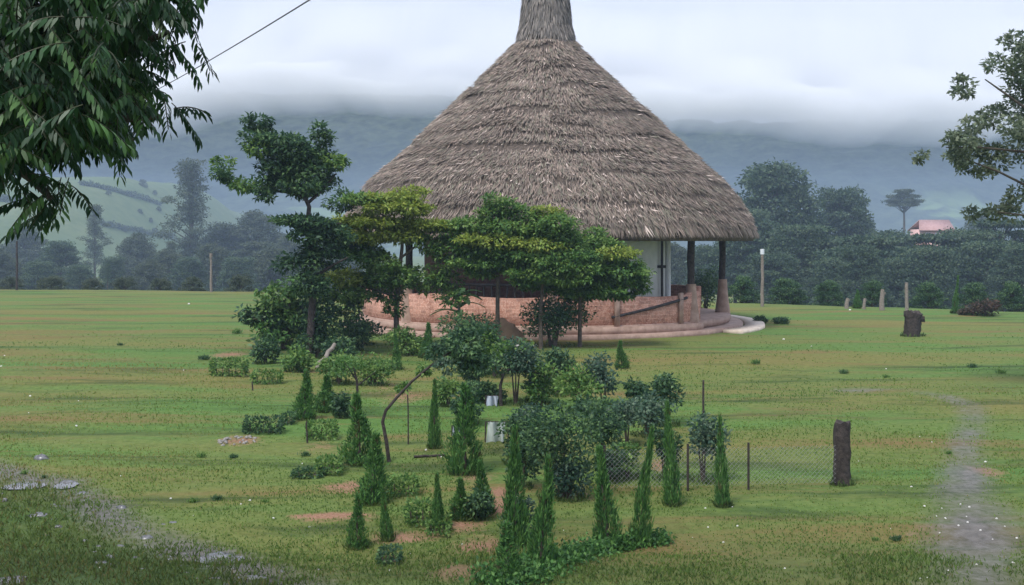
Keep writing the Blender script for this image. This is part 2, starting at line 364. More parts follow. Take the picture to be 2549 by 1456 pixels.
# ------------------------------------------------------------------ pasture hill, mountain
def strip_mesh(name, mt, px, rows, zf, colf=None):
    pass
def pasture():
    xs = np.linspace(-330, 60, 130); ys = np.linspace(230, 640, 90); X, Y = np.meshgrid(xs, ys)
    crest = 31 * sstep(-104, -165, X) * sstep(235, 470, Y) * (1 - .25 * sstep(520, 640, Y))
    Z = -9 + crest * 1.28 + (fbm(X * .02, Y * .02, 60, 3) - .5) * 7 * sstep(235, 330, Y) * sstep(-90, -140, X)
    m = MB(); r, c = X.shape; i = (np.arange(r - 1)[:, None] * c + np.arange(c - 1)[None]).ravel()
    m.add(np.stack([X, Y, Z], -1).reshape(-1, 3), np.stack([i, i + 1, i + c + 1, i + c], -1))
    q = NT('pasture'); p = q.pos(); n1 = q.noise(p, .02, 5, .6, .5); n2 = q.noise(p, .25, 5, .7)
    cc = q.mix(q.ramp(n2, (.4, (0, 0, 0)), (.7, (.7, .7, .7))), q.ramp(n1, (.35, (.085, .13, .05)), (.65, (.135, .165, .07))), (.06, .1, .035))
    tag(m.build('pasture_hill', q.bsdf(cc, .9), smooth=True), kind='structure')
    def hz(x, y):
        cr = 31 * sstep(-104, -165, x) * sstep(235, 470, y) * (1 - .25 * sstep(520, 640, y))
        return float(-9 + cr * 1.28 + (fbm(x * .02, y * .02, 60, 3) - .5) * 7 * sstep(235, 330, y) * sstep(-90, -140, x))
    return hz
HZ = pasture()
def hill_pt(px, py):      # where the sight line meets the pasture hill
    for d in np.linspace(240, 640, 300):
        p = at(px, py, d)
        if HZ(p[0], p[1]) > p[2]: break
    return np.array([p[0], p[1], HZ(p[0], p[1])])

def mountain():
    xs = np.linspace(-1100, 1100, 300); ys = np.linspace(775, 1500, 110); X, Y = np.meshgrid(xs, ys)
    Z = -9 + .4 * (Y - 775) + (fbm(X * .006, Y * .004, 80, 4) - .5) * 60 * sstep(775, 850, Y) * (1 - .7 * sstep(900, 1080, Y)) + (fbm(X * .09, Y * .09, 90, 3) - .5) * 9 * sstep(775, 800, Y)
    cy = 1222 - 120 * sstep(-150, 340, X) + 14 * (fbm(X * .01, X * 0, 33, 3) - .5); Z = np.where(Y > cy, Z - (Y - cy) * .9, Z)
    m = MB(); r, c = X.shape; i = (np.arange(r - 1)[:, None] * c + np.arange(c - 1)[None]).ravel()
    m.add(np.stack([X, Y, Z], -1).reshape(-1, 3), np.stack([i, i + 1, i + c + 1, i + c], -1))
    q = NT('forested_slope'); p = q.pos(); n1 = q.noise(p, .09, 6, .75); n2 = q.noise(p, .012, 4, .6, .6); se = q.n('SeparateXYZ'); q.l(p, se.inputs[0])
    forest = q.ramp(n1, (.35, (.003, .010, .010)), (.65, (.06, .08, .05)))
    low = q.n('MapRange'); q.l(se.outputs[2], low.inputs[0]); low.inputs[1].default_value = 20; low.inputs[2].default_value = 60; low.inputs[3].default_value = 1; low.inputs[4].default_value = 0
    fac = q.n('Math', _operation='MULTIPLY'); q.l(low.outputs[0], fac.inputs[0]); q.l(q.ramp(n2, (.55, (0, 0, 0)), (.63, (.9, .9, .9))), fac.inputs[1])
    cc = q.mix(fac.outputs[0], forest, (.15, .22, .09))
    tag(m.build('mountain', q.bsdf(cc, .95)), kind='structure')
mountain()

def cloud():
    # a cloud bank of even density lying on the mountain: its lower edge is a thin wedge, so it fades in softly
    bx = np.array([-300, 300, 450, 620, 1000, 1350, 1680, 2000, 2300, 2548, 3000]); by = np.array([345, 345, 330, 288, 290, 305, 330, 355, 368, 352, 330])
    xs = np.linspace(-1000, 1000, 220); D0 = 955.
    pxs = CX + xs / D0 * F
    zb = H + (HY - np.interp(pxs, bx, by)) / F * D0 + (fbm(xs * .014, xs * 0, 31, 5) - .5) * 26
    zt = H + (HY + 260) / F * D0
    g = np.array([0, .012, .03, .05, .07, .09, .115, .15, .2, .3, .5, 1.]); th = np.array([0.4, 14, 50, 92, 108, 104, 96, 84, 68, 47, 22, .4])
    wig = 1 + 1.1 * (fbm(xs[:, None] * .016 + 0 * g, g[None] * 14 + 0 * xs[:, None], 55, 4) - .5)
    Z = zb[:, None] + (zt - zb[:, None]) * g[None]; T = th[None] * wig
    back = np.stack([np.broadcast_to(xs[:, None], Z.shape), np.full(Z.shape, D0), Z], -1)
    front = back.copy(); front[..., 1] -= T
    r, c = Z.shape; V = np.concatenate([front.reshape(-1, 3), back.reshape(-1, 3)]); k = r * c
    i = (np.arange(r - 1)[:, None] * c + np.arange(c - 1)[None]).ravel()
    fs = [np.stack([i, i + c, i + c + 1, i + 1], -1), np.stack([i + 1, i + c + 1, i + c, i], -1) + k]
    e = np.arange(r - 1) * c; fs += [np.stack([e, e + k, e + c + k, e + c], -1), np.stack([e + c - 1, e + c + c - 1, e + c + c - 1 + k, e + c - 1 + k], -1)]
    e = np.arange(c - 1); fs += [np.stack([e, e + 1, e + 1 + k, e + k], -1), np.stack([e, e + k, e + 1 + k, e + 1], -1) + (r - 1) * c]
    m = MB(); m.add(V, np.concatenate(fs))
    q = NT('cloud_vapour'); v = q.n('VolumePrincipled', Density=.035); v.inputs['Color'].default_value = (.99, .995, 1, 1)
    q.l(v.outputs[0], q.o.inputs['Volume'])
    tag(m.build('cloud', q.m), kind='stuff')['label'] = 'low grey white cloud bank lying on the mountain'
cloud()

# ------------------------------------------------------------------ the round thatched hut
HC = np.array([1.2, 39., 0.])
def hut():
    root = empty('thatched_hut', HC, 'large round thatched hut with tall roof spire and pink brick veranda wall', 'hut')
    prof = np.array([(7.31, 3.06), (7.29, 3.26), (7.1, 3.66), (6.34, 4.86), (5.13, 5.92), (3.95, 7.1), (2.55, 8.42), (1.5, 9.42), (1.08, 9.9)])   # radius, height
    seg = np.r_[0, np.cumsum(np.hypot(*np.diff(prof, axis=0).T))]; Ltot = seg[-1]
    rz = lambda s_: (np.interp(s_, seg, prof[:, 0]), np.interp(s_, seg, prof[:, 1]))
    # solid body under the straw
    m = MB(); na = 120; a = np.arange(na) / na * 2 * np.pi
    inner = [(5.9, 2.95), (7.2, 2.9)] ; pr = [(0.3, 8.2), (3.0, 6.2)] + inner + [(r - .05, z - .02) for r, z in prof] + [(0.2, 10.1)]
    V = np.concatenate([np.c_[r * np.sin(a), -r * np.cos(a), np.full(na, z)] for r, z in pr])
    j = np.arange(na); k = (j + 1) % na
    m.add(V, np.concatenate([np.stack([i * na + j, i * na + k, (i + 1) * na + k, (i + 1) * na + j], -1) for i in range(len(pr) - 1)]))
    # straw in wavy courses
    PAL = np.array([(.205, .17, .145), (.265, .212, .178), (.335, .265, .22), (.28, .24, .2), (.145, .125, .105), (.205, .2, .15)])
    def straw(nn, s_, a_, ln, wd, lift, pale):
        r0, z0 = rz(np.clip(s_ + ln, 0, Ltot)); r1, z1 = rz(np.maximum(s_, 0))
        r1 = r1 + lift * .75; z1 = z1 + lift * .55 - .12 * (s_ < .12)
        b = np.c_[r0 * np.sin(a_), -r0 * np.cos(a_), z0]; t = np.c_[r1 * np.sin(a_ + N(nn) * .014), -r1 * np.cos(a_), z1]
        rad = np.c_[np.sin(a_), -np.cos(a_), np.full(nn, .9)]
        patch = fbm(a_ * 4, s_ * 1.2, 71, 3)
        c = PAL[rng.integers(0, 6, nn)] * [1.06, 1.03, 1.01] * (.8 + .45 * patch[:, None]) * U(.87, 1.13, nn, 1)
        pl = R(nn) < pale * (.3 + 1.6 * sstep(.45, .7, fbm(a_ * 5, s_ * 1.6, 77, 2)))
        c[pl] = np.array([(.62, .51, .44)]) * U(.85, 1.35, int(pl.sum()), 1)
        mb.leaves(b, t - b, np.linalg.norm(t - b, axis=1), wd, c, rad + N(nn, 3) * .25, fold=-.04)
    mb = MB(); nc = 21
    for i in range(nc):
        s0 = i / nc * (Ltot - .15); r_, _ = rz(s0); nn = int(2 * np.pi * r_ / .026 * 3.4) + 60
        a_ = R(nn) * 2 * np.pi
        wave = .95 * (fbm(a_ * 1.7 + i * 7.3, a_ * 0 + i, 13, 3) - .5) + np.abs(N(nn)) * .14 + U(0, .3, nn) * (R(nn) < .6)
        lip = .025 + .22 * np.clip(fbm(a_ * 3 + i * 3.1, a_ * 0 + 2 * i, 17, 3) - .35, 0, 1)
        straw(nn, s0 + wave, a_, U(.18, .42, nn), U(.016, .036, nn), lip * U(.4, 1.25, nn), .02)
    nn = 5200; s_ = U(.05, Ltot - .3, nn) ; keep = R(nn) < rz(s_)[0] / 7.4; s_ = s_[keep]; nn = len(s_)
    straw(nn, s_, R(nn) * 2 * np.pi, U(.10, .24, nn), U(.025, .05, nn), U(.08, .16, nn), .26)
    nn = 2600; straw(nn, U(-.06, .06, nn), R(nn) * 2 * np.pi, U(.3, .55, nn), U(.03, .06, nn), U(.0, .1, nn), .03)
    rf = mb.build('roof', M_THATCH, root)
    m.build('roof_underlayer', M_CORE, rf)
    # spire
    sp = np.array([(1.05, 9.84), (1.02, 10.05), (.89, 10.5), (.86, 11.0), (.79, 11.5), (.74, 12.1), (.6, 12.7), (.15, 13.0)])
    m = MB(); na = 40; a = np.arange(na) / na * 2 * np.pi; j = np.arange(na); k = (j + 1) % na
    V = np.concatenate([np.c_[(r - .05) * np.sin(a), -(r - .05) * np.cos(a), np.full(na, z)] for r, z in sp])
    m.add(V, np.concatenate([np.stack([i * na + j, i * na + k, (i + 1) * na + k, (i + 1) * na + j], -1) for i in range(len(sp) - 1)]))
    mb = MB(); nn = 5200; z1 = 9.72 + 3.1 * R(nn); z0 = z1 + U(.25, .6, nn); a_ = R(nn) * 2 * np.pi
    rr = lambda z: np.interp(z, sp[:, 1], sp[:, 0])
    b = np.c_[rr(z0) * np.sin(a_), -rr(z0) * np.cos(a_), z0]; l_ = U(.01, .07, nn); t = np.c_[(rr(z1) + l_) * np.sin(a_), -(rr(z1) + l_) * np.cos(a_), z1]
    c = np.array([(.19, .175, .155), (.24, .21, .185), (.15, .14, .13), (.27, .24, .215)])[rng.integers(0, 4, nn)] * U(.75, 1.2, nn, 1); pl = R(nn) < .02; c[pl] = (.5, .43, .37)
    mb.leaves(b, t - b, np.linalg.norm(t - b, axis=1), U(.03, .06, nn), c, np.c_[np.sin(a_), -np.cos(a_), .2 + 0 * a_] + N(nn, 3) * .2, fold=-.03)
    s2 = mb.build('roof_spire', M_THATCH, root); m.build('spire_core', M_CORE, s2)
    # masonry
    O = (0, 0)
    m = MB(); m.arc(O, .02, 6.9, -.1, .13, 0, 360, 120, wob=.025); m.build('plinth', M_PINKCEM, root)
    m = MB(); m.arc(O, .05, 6.42, .17, .38, 0, 360, 100); m.build('floor', M_PINKCEM, root)
    m = MB(); m.arc(O, 6.97, 7.62, -.06, .10, 52, 112, 40, wob=.02); m.build('entrance_step', M_CREAM, root)
    m = MB(); m.arc(O, 6.97, 7.15, -.06, .07, -90, -30, 40, wob=.05); m.build('base_kerb', M_PINKCEM, root)
    top = lambda d: 1.24 + .05 * np.sin(np.radians(d * 8)) + .06 * (np.abs(d - 47) < 4)
    m = MB(); m.arc(O, 6.18, 6.4, .12, 1.2, -100, 48, 90, topf=top); m.build('veranda_wall', M_BRICK, root)
    m = MB(); m.arc(O, 6.18, 6.4, .12, 1.2, 112, 258, 90); m.build('veranda_wall', M_BRICK, root)
    m = MB(); m.arc(O, 6.38, 6.62, .1, .34, -98, 47, 90, wob=.02); m.build('wall_footing', M_PINKCEM, root)
    # sloping rail and pilasters on the front of the wall
    m = MB(); aa = np.radians(np.linspace(16, 41, 14)); m.tube(np.c_[6.46 * np.sin(aa), -6.46 * np.cos(aa), np.linspace(.62, 1.14, 14)], .045, 6); m.build('sloping_rail', M_DARK, root)
    for d_ in (17.5, 38.5):
        m = MB(); m.arc(O, 6.402, 6.5, .345, 1.3, d_ - .7, d_ + .7, 3); m.build('pilaster', M_PINKCEM, root)
    # dark balusters above the wall
    m = MB()
    for d_ in np.arange(-96, -4, 2.2):
        a0 = math.radians(d_); m.tube([(6.28 * math.sin(a0), -6.28 * math.cos(a0), 1.15), (6.28 * math.sin(a0), -6.28 * math.cos(a0), 1.56)], .035, 5)
    aa = np.radians(np.linspace(-97, -3, 50)); m.tube(np.c_[6.28 * np.sin(aa), -6.28 * np.cos(aa), np.full(50, 1.58)], .05, 5); m.build('balustrade', M_DARK, root)
    # inner room
    m = MB(); m.arc(O, 4.05, 4.3, .36, 5.2, 72, 385 - 0, 100); m.build('inner_wall', M_DARKBRICK, root)
    m = MB(); m.arc(O, 4.05, 4.34, .36, 5.1, 25.3, 71.7, 30); m.build('white_wall', M_WHITE, root)
    m = MB(); m.tube([(4.42 * math.sin(1.2), -4.42 * math.cos(1.2), .38), (4.42 * math.sin(1.2), -4.42 * math.cos(1.2), 4.2)], .085, 10); m.build('drain_pipe', M_PAINT, root)
    a0 = 1.03; m = MB(); m.tube([(4.45 * math.sin(a0), -4.45 * math.cos(a0), .38), (4.45 * math.sin(a0), -4.45 * math.cos(a0), 4.2)], .05, 6)
    m.box((4.45 * math.sin(a0) - .22, -4.45 * math.cos(a0) - .06, 2.0), (4.45 * math.sin(a0) + .12, -4.45 * math.cos(a0) + .06, 2.09)); m.build('door_post', M_DARK, root)
    # veranda posts, each with its tapered pier
    for k in range(8):
        a0 = math.radians(45 * k); x, y = 6.28 * math.sin(a0), -6.28 * math.cos(a0)
        m = MB(); zz = np.linspace(.38, 3.6, 9); m.tube(np.c_[x + N(9) * .012, y + N(9) * .012, zz], .115, 10, rough=.2); p_ = m.build('post', M_OLDWOOD if k else M_OLDWOOD, root, smooth=True)
        m = MB(); m.tube([(x, y, .14), (x, y, .45), (x, y, 1.0), (x, y, 1.55)], [.3, .26, .19, .15], 10); m.build('pier', M_PINKCEM, p_)
    return root
hut()

# ------------------------------------------------------------------ vegetation builders
def pal(name):
    return np.array({'dark': [(.028, .075, .036), (.042, .10, .046), (.066, .14, .058), (.135, .235, .085)],
        'green': [(.065, .155, .04), (.105, .215, .052), (.15, .275, .065), (.22, .335, .085)],
        'yellow': [(.22, .29, .05), (.29, .36, .06), (.36, .41, .08), (.24, .34, .07)],
        'cypress': [(.045, .125, .035), (.07, .18, .045), (.10, .235, .055), (.15, .30, .075)],
        'bright': [(.06, .15, .035), (.085, .2, .045), (.11, .24, .055), (.15, .27, .08)],
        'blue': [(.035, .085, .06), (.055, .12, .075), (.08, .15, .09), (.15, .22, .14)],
        'grey': [(.055, .08, .052), (.075, .105, .065), (.095, .125, .075), (.12, .145, .085)],  # grey and haze: far foliage lightened, haze put into the leaf colour
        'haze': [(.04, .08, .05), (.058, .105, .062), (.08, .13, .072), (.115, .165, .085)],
        'red': [(.07, .045, .035), (.10, .06, .042), (.13, .085, .058), (.07, .07, .045)]}[name])
def clump(mb, c, r, n, size, pl, flat=.5, hollow=.35, asp=.55, droop=0.0):
    u = N(n, 3); u /= np.linalg.norm(u, axis=1)[:, None]; rad = (hollow + (1 - hollow) * R(n) ** .6)[:, None]
    lump = 1 + .35 * (fbm(u[:, 0] * 2 + c[0] * 3.7, u[:, 2] * 2 + u[:, 1] * 1.3 + c[2], int(abs(c[0]) * 100) % 997, 2) - .5)[:, None] * 2
    P = np.asarray(c) + u * rad * np.asarray(r) * lump
    D = u * np.array([1, 1, .5]) + N(n, 3) * .6; D[:, 2] -= droop
    nr = N(n, 3) * (1 - flat) + np.array([0, 0, 1.4]) * flat + u * .5
    shade = rng.integers(-1, 2)
    ix = np.clip((R(n) * len(pl)).astype(int) + (shade if R() < .6 else 0), 0, len(pl) - 1)
    col = pl[ix] * U(.8, 1.2, n, 1)
    mb.leaves(P, D, size * U(.65, 1.3, n), size * asp * U(.7, 1.2, n), col, nr)

def traced_tree(name, label, cat, base, trunk, limbs, clumps, d, size, pl, dens=1.0, flat=.6, group=None, depth=.9, r0=.12, bark=None, droop=0.0, mat=None):
    """trunk, limbs: picture points turned into 3-D at the tree's own distance (limbs swing to and fro in depth);
    clumps: (px, py, half-width, half-height, [palette])"""
    root = empty(name, base, label, cat, group); bark = bark or M_BARK
    m = MB(); tp = np.array([at(px, py, d) for px, py in trunk]); tp[0] = base; tp[0, 2] -= .08
    m.tube(tp, np.linspace(r0, r0 * .45, len(tp)), 9, rough=.25); m.build('trunk', bark, root, base, smooth=True)
    for k, lb in enumerate(limbs):
        m = MB(); sw = U(-1, 1) * depth * .8
        lp = np.array([at(px, py, d) + np.array([0, sw * t, 0]) for (px, py), t in zip(lb, np.linspace(0, 1, len(lb)))])
        m.tube(lp, np.linspace(r0 * .5, r0 * .15, len(lp)), 6, rough=.2); m.build('limb', bark, root, base, smooth=True)
    mb = MB()
    for cl in clumps:
        px, py, a, b = cl[:4]; p_ = pal(cl[4]) if len(cl) > 4 else pl
        rx, rz_ = a / F * d, b / F * d
        for rep in range(2 if rx > .45 else 1):
            c = at(px, py, d) + np.array([0, U(-1, 1) * depth * .7, 0])
            rz_ = b * 1.4 / F * d; n = int(dens * 6.5 * (rx * rz_ + rx * rx * .6) / (size * size * .5)) + 20
            clump(mb, c, (rx, max(rx * .8, .3), rz_), n, size, p_, flat, droop=droop)
            # sub-sprays give the outline its unevenness
            for t in range(max(4, int(rx * 13))):
                g = U(0, 2 * np.pi); e = c + np.array([rx * math.cos(g) * U(.7, 1.12), rx * .7 * math.sin(g * 1.7), rz_ * math.sin(g) * U(.6, 1.15)])
                clump(mb, e, (rx * .24 + size * .4, rx * .24 + size * .4, rz_ * .22 + size * .2), int(22 * dens) + 6, size, p_, flat, droop=droop)
    mb.build('crown', mat or M_LEAF, root, base)
    return root

# ------------------------------------------------------------------ trees in front of the hut
A = gp(770, 893)
traced_tree('tall_tree', 'tall dark tree with flat tiered branches left of the hut, its top against the mountain', 'tree', A,
    [(770, 893), (774, 800), (781, 700), (773, 620), (765, 560), (769, 515), (758, 488)],
    [[(758, 490), (720, 478), (650, 472), (590, 462), (552, 440)], [(766, 505), (800, 475), (835, 430)], [(758, 488), (735, 440), (700, 390), (658, 325)], [(758, 488), (775, 430), (795, 350)],
     [(770, 560), (800, 560), (850, 556)], [(773, 640), (740, 650), (705, 660)], [(780, 690), (830, 660), (870, 640)]],
    [(650, 300, 36, 9), (640, 318, 26, 6), (655, 330, 20, 12), (640, 350, 42, 13), (700, 352, 60, 13), (650, 372, 36, 13, 'green'), (735, 378, 55, 16), (690, 392, 45, 14), (745, 405, 62, 18), (720, 430, 52, 18), (770, 430, 52, 22),
     (792, 322, 24, 12), (798, 345, 20, 14), (800, 375, 30, 18), (825, 400, 30, 16, 'green'), (838, 410, 26, 9, 'green'), (760, 462, 46, 16), (800, 455, 30, 14), (668, 435, 30, 18), (690, 455, 36, 14), (635, 462, 40, 9, 'green'), (605, 460, 26, 10, 'green'),
     (548, 412, 28, 15, 'green'), (552, 435, 26, 8), (575, 450, 22, 8), (655, 485, 8, 11), (678, 488, 6, 11), (745, 478, 38, 9),
     (765, 552, 66, 10), (730, 548, 30, 7), (800, 572, 55, 14), (830, 592, 42, 14), (775, 590, 40, 10), (735, 640, 36, 10), (770, 630, 28, 16), (722, 658, 38, 10), (780, 672, 28, 30), (765, 700, 36, 22), (772, 615, 18, 22), (785, 650, 24, 24), (790, 705, 30, 26), (775, 740, 36, 26), (790, 790, 34, 30), (770, 840, 34, 30), (830, 650, 40, 14), (815, 615, 40, 16)],
    A[1], .12, pal('dark'), 1.1, .7, depth=.6, r0=.105, bark=M_OLDWOOD)
A2 = gp(700, 868)
traced_tree('broadleaf_shrub', 'big broad-leaved shrub spreading at the foot of the tall dark tree', 'shrub', A2,
    [(715, 868), (718, 820), (720, 760)], [[(718, 830), (680, 800), (640, 790)], [(719, 800), (760, 760), (800, 740)], [(720, 770), (715, 730), (710, 710)]],
    [(712, 715, 36, 16, 'bright'), (690, 740, 42, 18), (735, 745, 40, 20, 'green'), (650, 785, 46, 17, 'dark'), (628, 795, 26, 10, 'dark'), (690, 785, 50, 22), (735, 790, 48, 24, 'dark'), (675, 820, 36, 18, 'bright'), (720, 830, 50, 24), (660, 850, 28, 20, 'dark'), (700, 855, 40, 18), (770, 800, 36, 34, 'dark'), (770, 850, 30, 24), (800, 770, 40, 26, 'dark')],
    A2[1], .15, pal('green'), .9, .5, depth=.6, r0=.08, mat=M_GLOSS)
C_ = gp(988, 866)
traced_tree('yellow_green_tree', 'yellow-green layered tree standing before the left side of the thatched roof', 'tree', C_,
    [(988, 866), (986, 780), (992, 700), (1000, 620), (1005, 540)], [[(992, 700), (940, 650), (890, 610)], [(1000, 640), (1050, 600), (1090, 565)], [(1003, 580), (960, 540), (900, 510)], [(990, 740), (930, 720), (870, 700)]],
    [(1015, 474, 40, 7), (985, 492, 60, 8), (905, 497, 55, 9, 'green'), (850, 500, 40, 17, 'dark'), (1020, 520, 50, 10), (950, 520, 40, 8), (895, 552, 60, 12), (960, 556, 60, 9), (1030, 560, 60, 9), (1090, 562, 45, 8), (985, 585, 75, 10), (900, 592, 55, 10), (860, 560, 40, 13, 'dark'),
     (850, 610, 50, 17, 'dark'), (910, 630, 45, 14, 'green'), (1070, 610, 36, 20, 'green'), (950, 655, 50, 14, 'green'), (1000, 690, 50, 16, 'green'), (940, 695, 50, 14, 'green'), (860, 695, 45, 16, 'yellow'), (870, 730, 55, 18, 'green'), (1060, 690, 40, 26, 'green'), (960, 735, 40, 10, 'green'), (880, 770, 30, 14, 'dark'), (985, 765, 26, 14, 'green')],
    C_[1], .12, pal('yellow'), 1.5, .88, depth=.5, r0=.08)
D_ = gp(1238, 866)
traced_tree('umbrella_tree', 'green umbrella-crowned tree with bare brown trunk before the middle of the hut', 'tree', D_,
    [(1238, 866), (1238, 760), (1239, 690), (1242, 620), (1245, 560)], [[(1239, 690), (1200, 650), (1150, 630)], [(1240, 670), (1280, 630), (1320, 610)], [(1243, 600), (1210, 560), (1170, 550)], [(1244, 580), (1280, 540), (1300, 525)]],
    [(1235, 500, 34, 10, 'green'), (1255, 520, 46, 12, 'green'), (1225, 535, 40, 12), (1285, 535, 40, 12), (1180, 560, 60, 11, 'green'), (1120, 560, 40, 10, 'green'), (1250, 565, 60, 13), (1300, 570, 50, 12, 'yellow'), (1150, 590, 50, 13), (1220, 600, 70, 14, 'yellow'), (1290, 600, 60, 15), (1180, 625, 60, 14), (1250, 635, 80, 14), (1120, 625, 36, 20), (1110, 660, 34, 16), (1190, 655, 60, 10), (1270, 660, 60, 10), (1115, 700, 40, 16), (1125, 740, 32, 14), (1200, 675, 44, 9)],
    D_[1], .12, pal('green'), 1.3, .88, group=None, depth=.5, r0=.07)
E_ = gp(1346, 868)
traced_tree('umbrella_tree', 'dense green tree in the middle of the row, a round bush at its foot', 'tree', E_,
    [(1346, 868), (1345, 770), (1350, 700), (1360, 630), (1365, 580)], [[(1350, 700), (1310, 670), (1280, 660)], [(1355, 660), (1400, 630), (1440, 620)], [(1362, 620), (1390, 580), (1400, 560)]],
    [(1362, 525, 34, 8, 'yellow'), (1350, 545, 40, 11, 'green'), (1385, 555, 44, 14, 'green'), (1345, 575, 50, 13), (1400, 590, 50, 13), (1340, 610, 60, 14, 'yellow'), (1400, 620, 60, 13), (1430, 640, 50, 13), (1340, 645, 65, 14, 'green'), (1395, 660, 60, 14, 'green'), (1440, 670, 45, 12), (1340, 680, 60, 12, 'green'), (1400, 695, 55, 10, 'green'), (1310, 695, 40, 10)],
    E_[1], .12, pal('green'), 1.35, .88, depth=.5, r0=.06)
F_ = gp(1443, 864)
traced_tree('umbrella_tree', 'rightmost layered tree before the hut, its lowest branch reaching out over the brick wall', 'tree', F_,
    [(1443, 864), (1443, 760), (1450, 700), (1470, 640), (1480, 600)], [[(1450, 705), (1520, 695), (1590, 722)], [(1460, 670), (1510, 650), (1550, 640)], [(1450, 690), (1420, 670), (1400, 660)]],
    [(1480, 580, 34, 9, 'green'), (1495, 605, 46, 12), (1460, 620, 40, 13), (1530, 630, 46, 11, 'yellow'), (1500, 645, 56, 12), (1560, 652, 40, 9, 'green'), (1470, 665, 56, 13, 'green'), (1540, 672, 56, 12), (1575, 688, 36, 9, 'green'), (1500, 695, 60, 11, 'green'), (1560, 705, 46, 9), (1600, 722, 24, 7, 'green'), (1450, 705, 40, 9, 'green'), (1490, 722, 46, 8), (1420, 722, 46, 9), (1440, 742, 36, 8), (1530, 735, 44, 7), (1350, 712, 44, 8)],
    F_[1], .12, pal('green'), 1.35, .88, depth=.5, r0=.06)

def bush(name, label, cat, px, base_py, top_py, hw, pl='dark', size=None, stem=0.25, flat=.4, group=None, dens=1.0, mat=None, box=False):
    """a shrub: several short stems and a lumpy leaf mass between the two picture heights"""
    b = gp(px, base_py, .55 * hw / (base_py - HY) * H); d = b[1]; root = empty(name, b, label, cat, group)
    h = (base_py - top_py) / F * d; r = hw / F * d; size = size or max(.03, .0034 * d + .012)
    m = MB()
    for k in range(3):
        g = k * 2.1 + U(0, 1); m.tube([b + (math.cos(g) * .04 * r, math.sin(g) * .04 * r, -.04), b + (math.cos(g) * .25 * r, math.sin(g) * .25 * r, h * .6)], [max(.012, r * .07), .006], 6)
    m.build('stem', M_BARK, root, b)
    mb = MB(); hz = h * (1 - stem) / 2; zc = h * stem + hz
    k = 9
    for t in range(k):
        u = N(3); u /= np.linalg.norm(u)
        c = b + np.array([u[0] * r * .62, u[1] * r * .62, zc + u[2] * hz * .6])
        n = int(dens * 3.2 * (r * r * .3 + r * hz * .3) / (size * size * .5)) + 40
        clump(mb, c, (r * .62, r * .62, hz * .6), n, size, pal(pl), flat, hollow=.25)
    mb.build('crown', mat or M_LEAF, root, b)
    return root
def hedge(name, label, px, base_py, top_py, hw, pl='green', group=None):
    b = gp(px, base_py); d = b[1]; root = empty(name, b, label, 'hedge', group)
    h = (base_py - top_py) / F * d * .85; r = hw / F * d; dp = max(.18, r * .5); size = .024 + .0016 * d
    m = MB()
    m.tube([b + (-.75 * r, 0, .005), b + (.75 * r, 0, .005)], .012, 5)
    for k in np.linspace(-.7, .7, 5): m.tube([b + (k * r, 0, -.03), b + (k * r * 1.1, 0, h * .6)], [.012, .006], 5)
    m.build('stem', M_BARK, root, b)
    mb = MB(); n = int(9 * (r * h + r * dp) / (size * size * .5)) + 60
    u = U(-1, 1, n, 3); s_ = np.argmax(np.abs(u) + R(n, 3) * .6, axis=1); u[np.arange(n), s_] = np.sign(u[np.arange(n), s_]) * U(.75, 1.05, n)
    P = b + np.c_[u[:, 0] * r, u[:, 1] * dp, h * .55 + u[:, 2] * h * .45 * (1 + .25 * (fbm(u[:, 0] * 3 + px, u[:, 1] * 2, 4, 2) - .5))]
    c = pal(pl)[rng.integers(0, 4, n)] * U(.8, 1.2, n, 1)
    mb.leaves(P, u + N(n, 3) * .6, size, size * .6, c, N(n, 3) + [0, 0, .6]); mb.build('foliage', M_LEAF, root, b)
    return root

bush('round_bush', 'dark round bush hugging the foot of the brick wall below the umbrella trees', 'bush', 1375, 862, 738, 92, 'dark', .1)
bush('leafy_bush', 'dark bush in the gap left of the tan mound, below the yellow-green tree', 'bush', 1165, 880, 770, 70, 'dark', .1, stem=.1)
bush('leafy_bush', 'low dark bush at the foot of the bare brown trunk before the hut', 'bush', 1222, 896, 842, 40, 'dark', .1, stem=.1)
bush('leafy_bush', 'low dark bush at the foot of the yellow-green tree', 'bush', 1015, 884, 812, 50, 'green', .1, stem=.1)
bush('leafy_bush', 'bush inside the veranda between the two right-hand posts of the hut', 'bush', 1757, 785, 655, 34, 'dark', .1, stem=.1)
bush('leafy_bush', 'low dark bush beside the pale kerb at the left foot of the hut', 'bush', 905, 858, 800, 44, 'dark', .1, stem=.1)

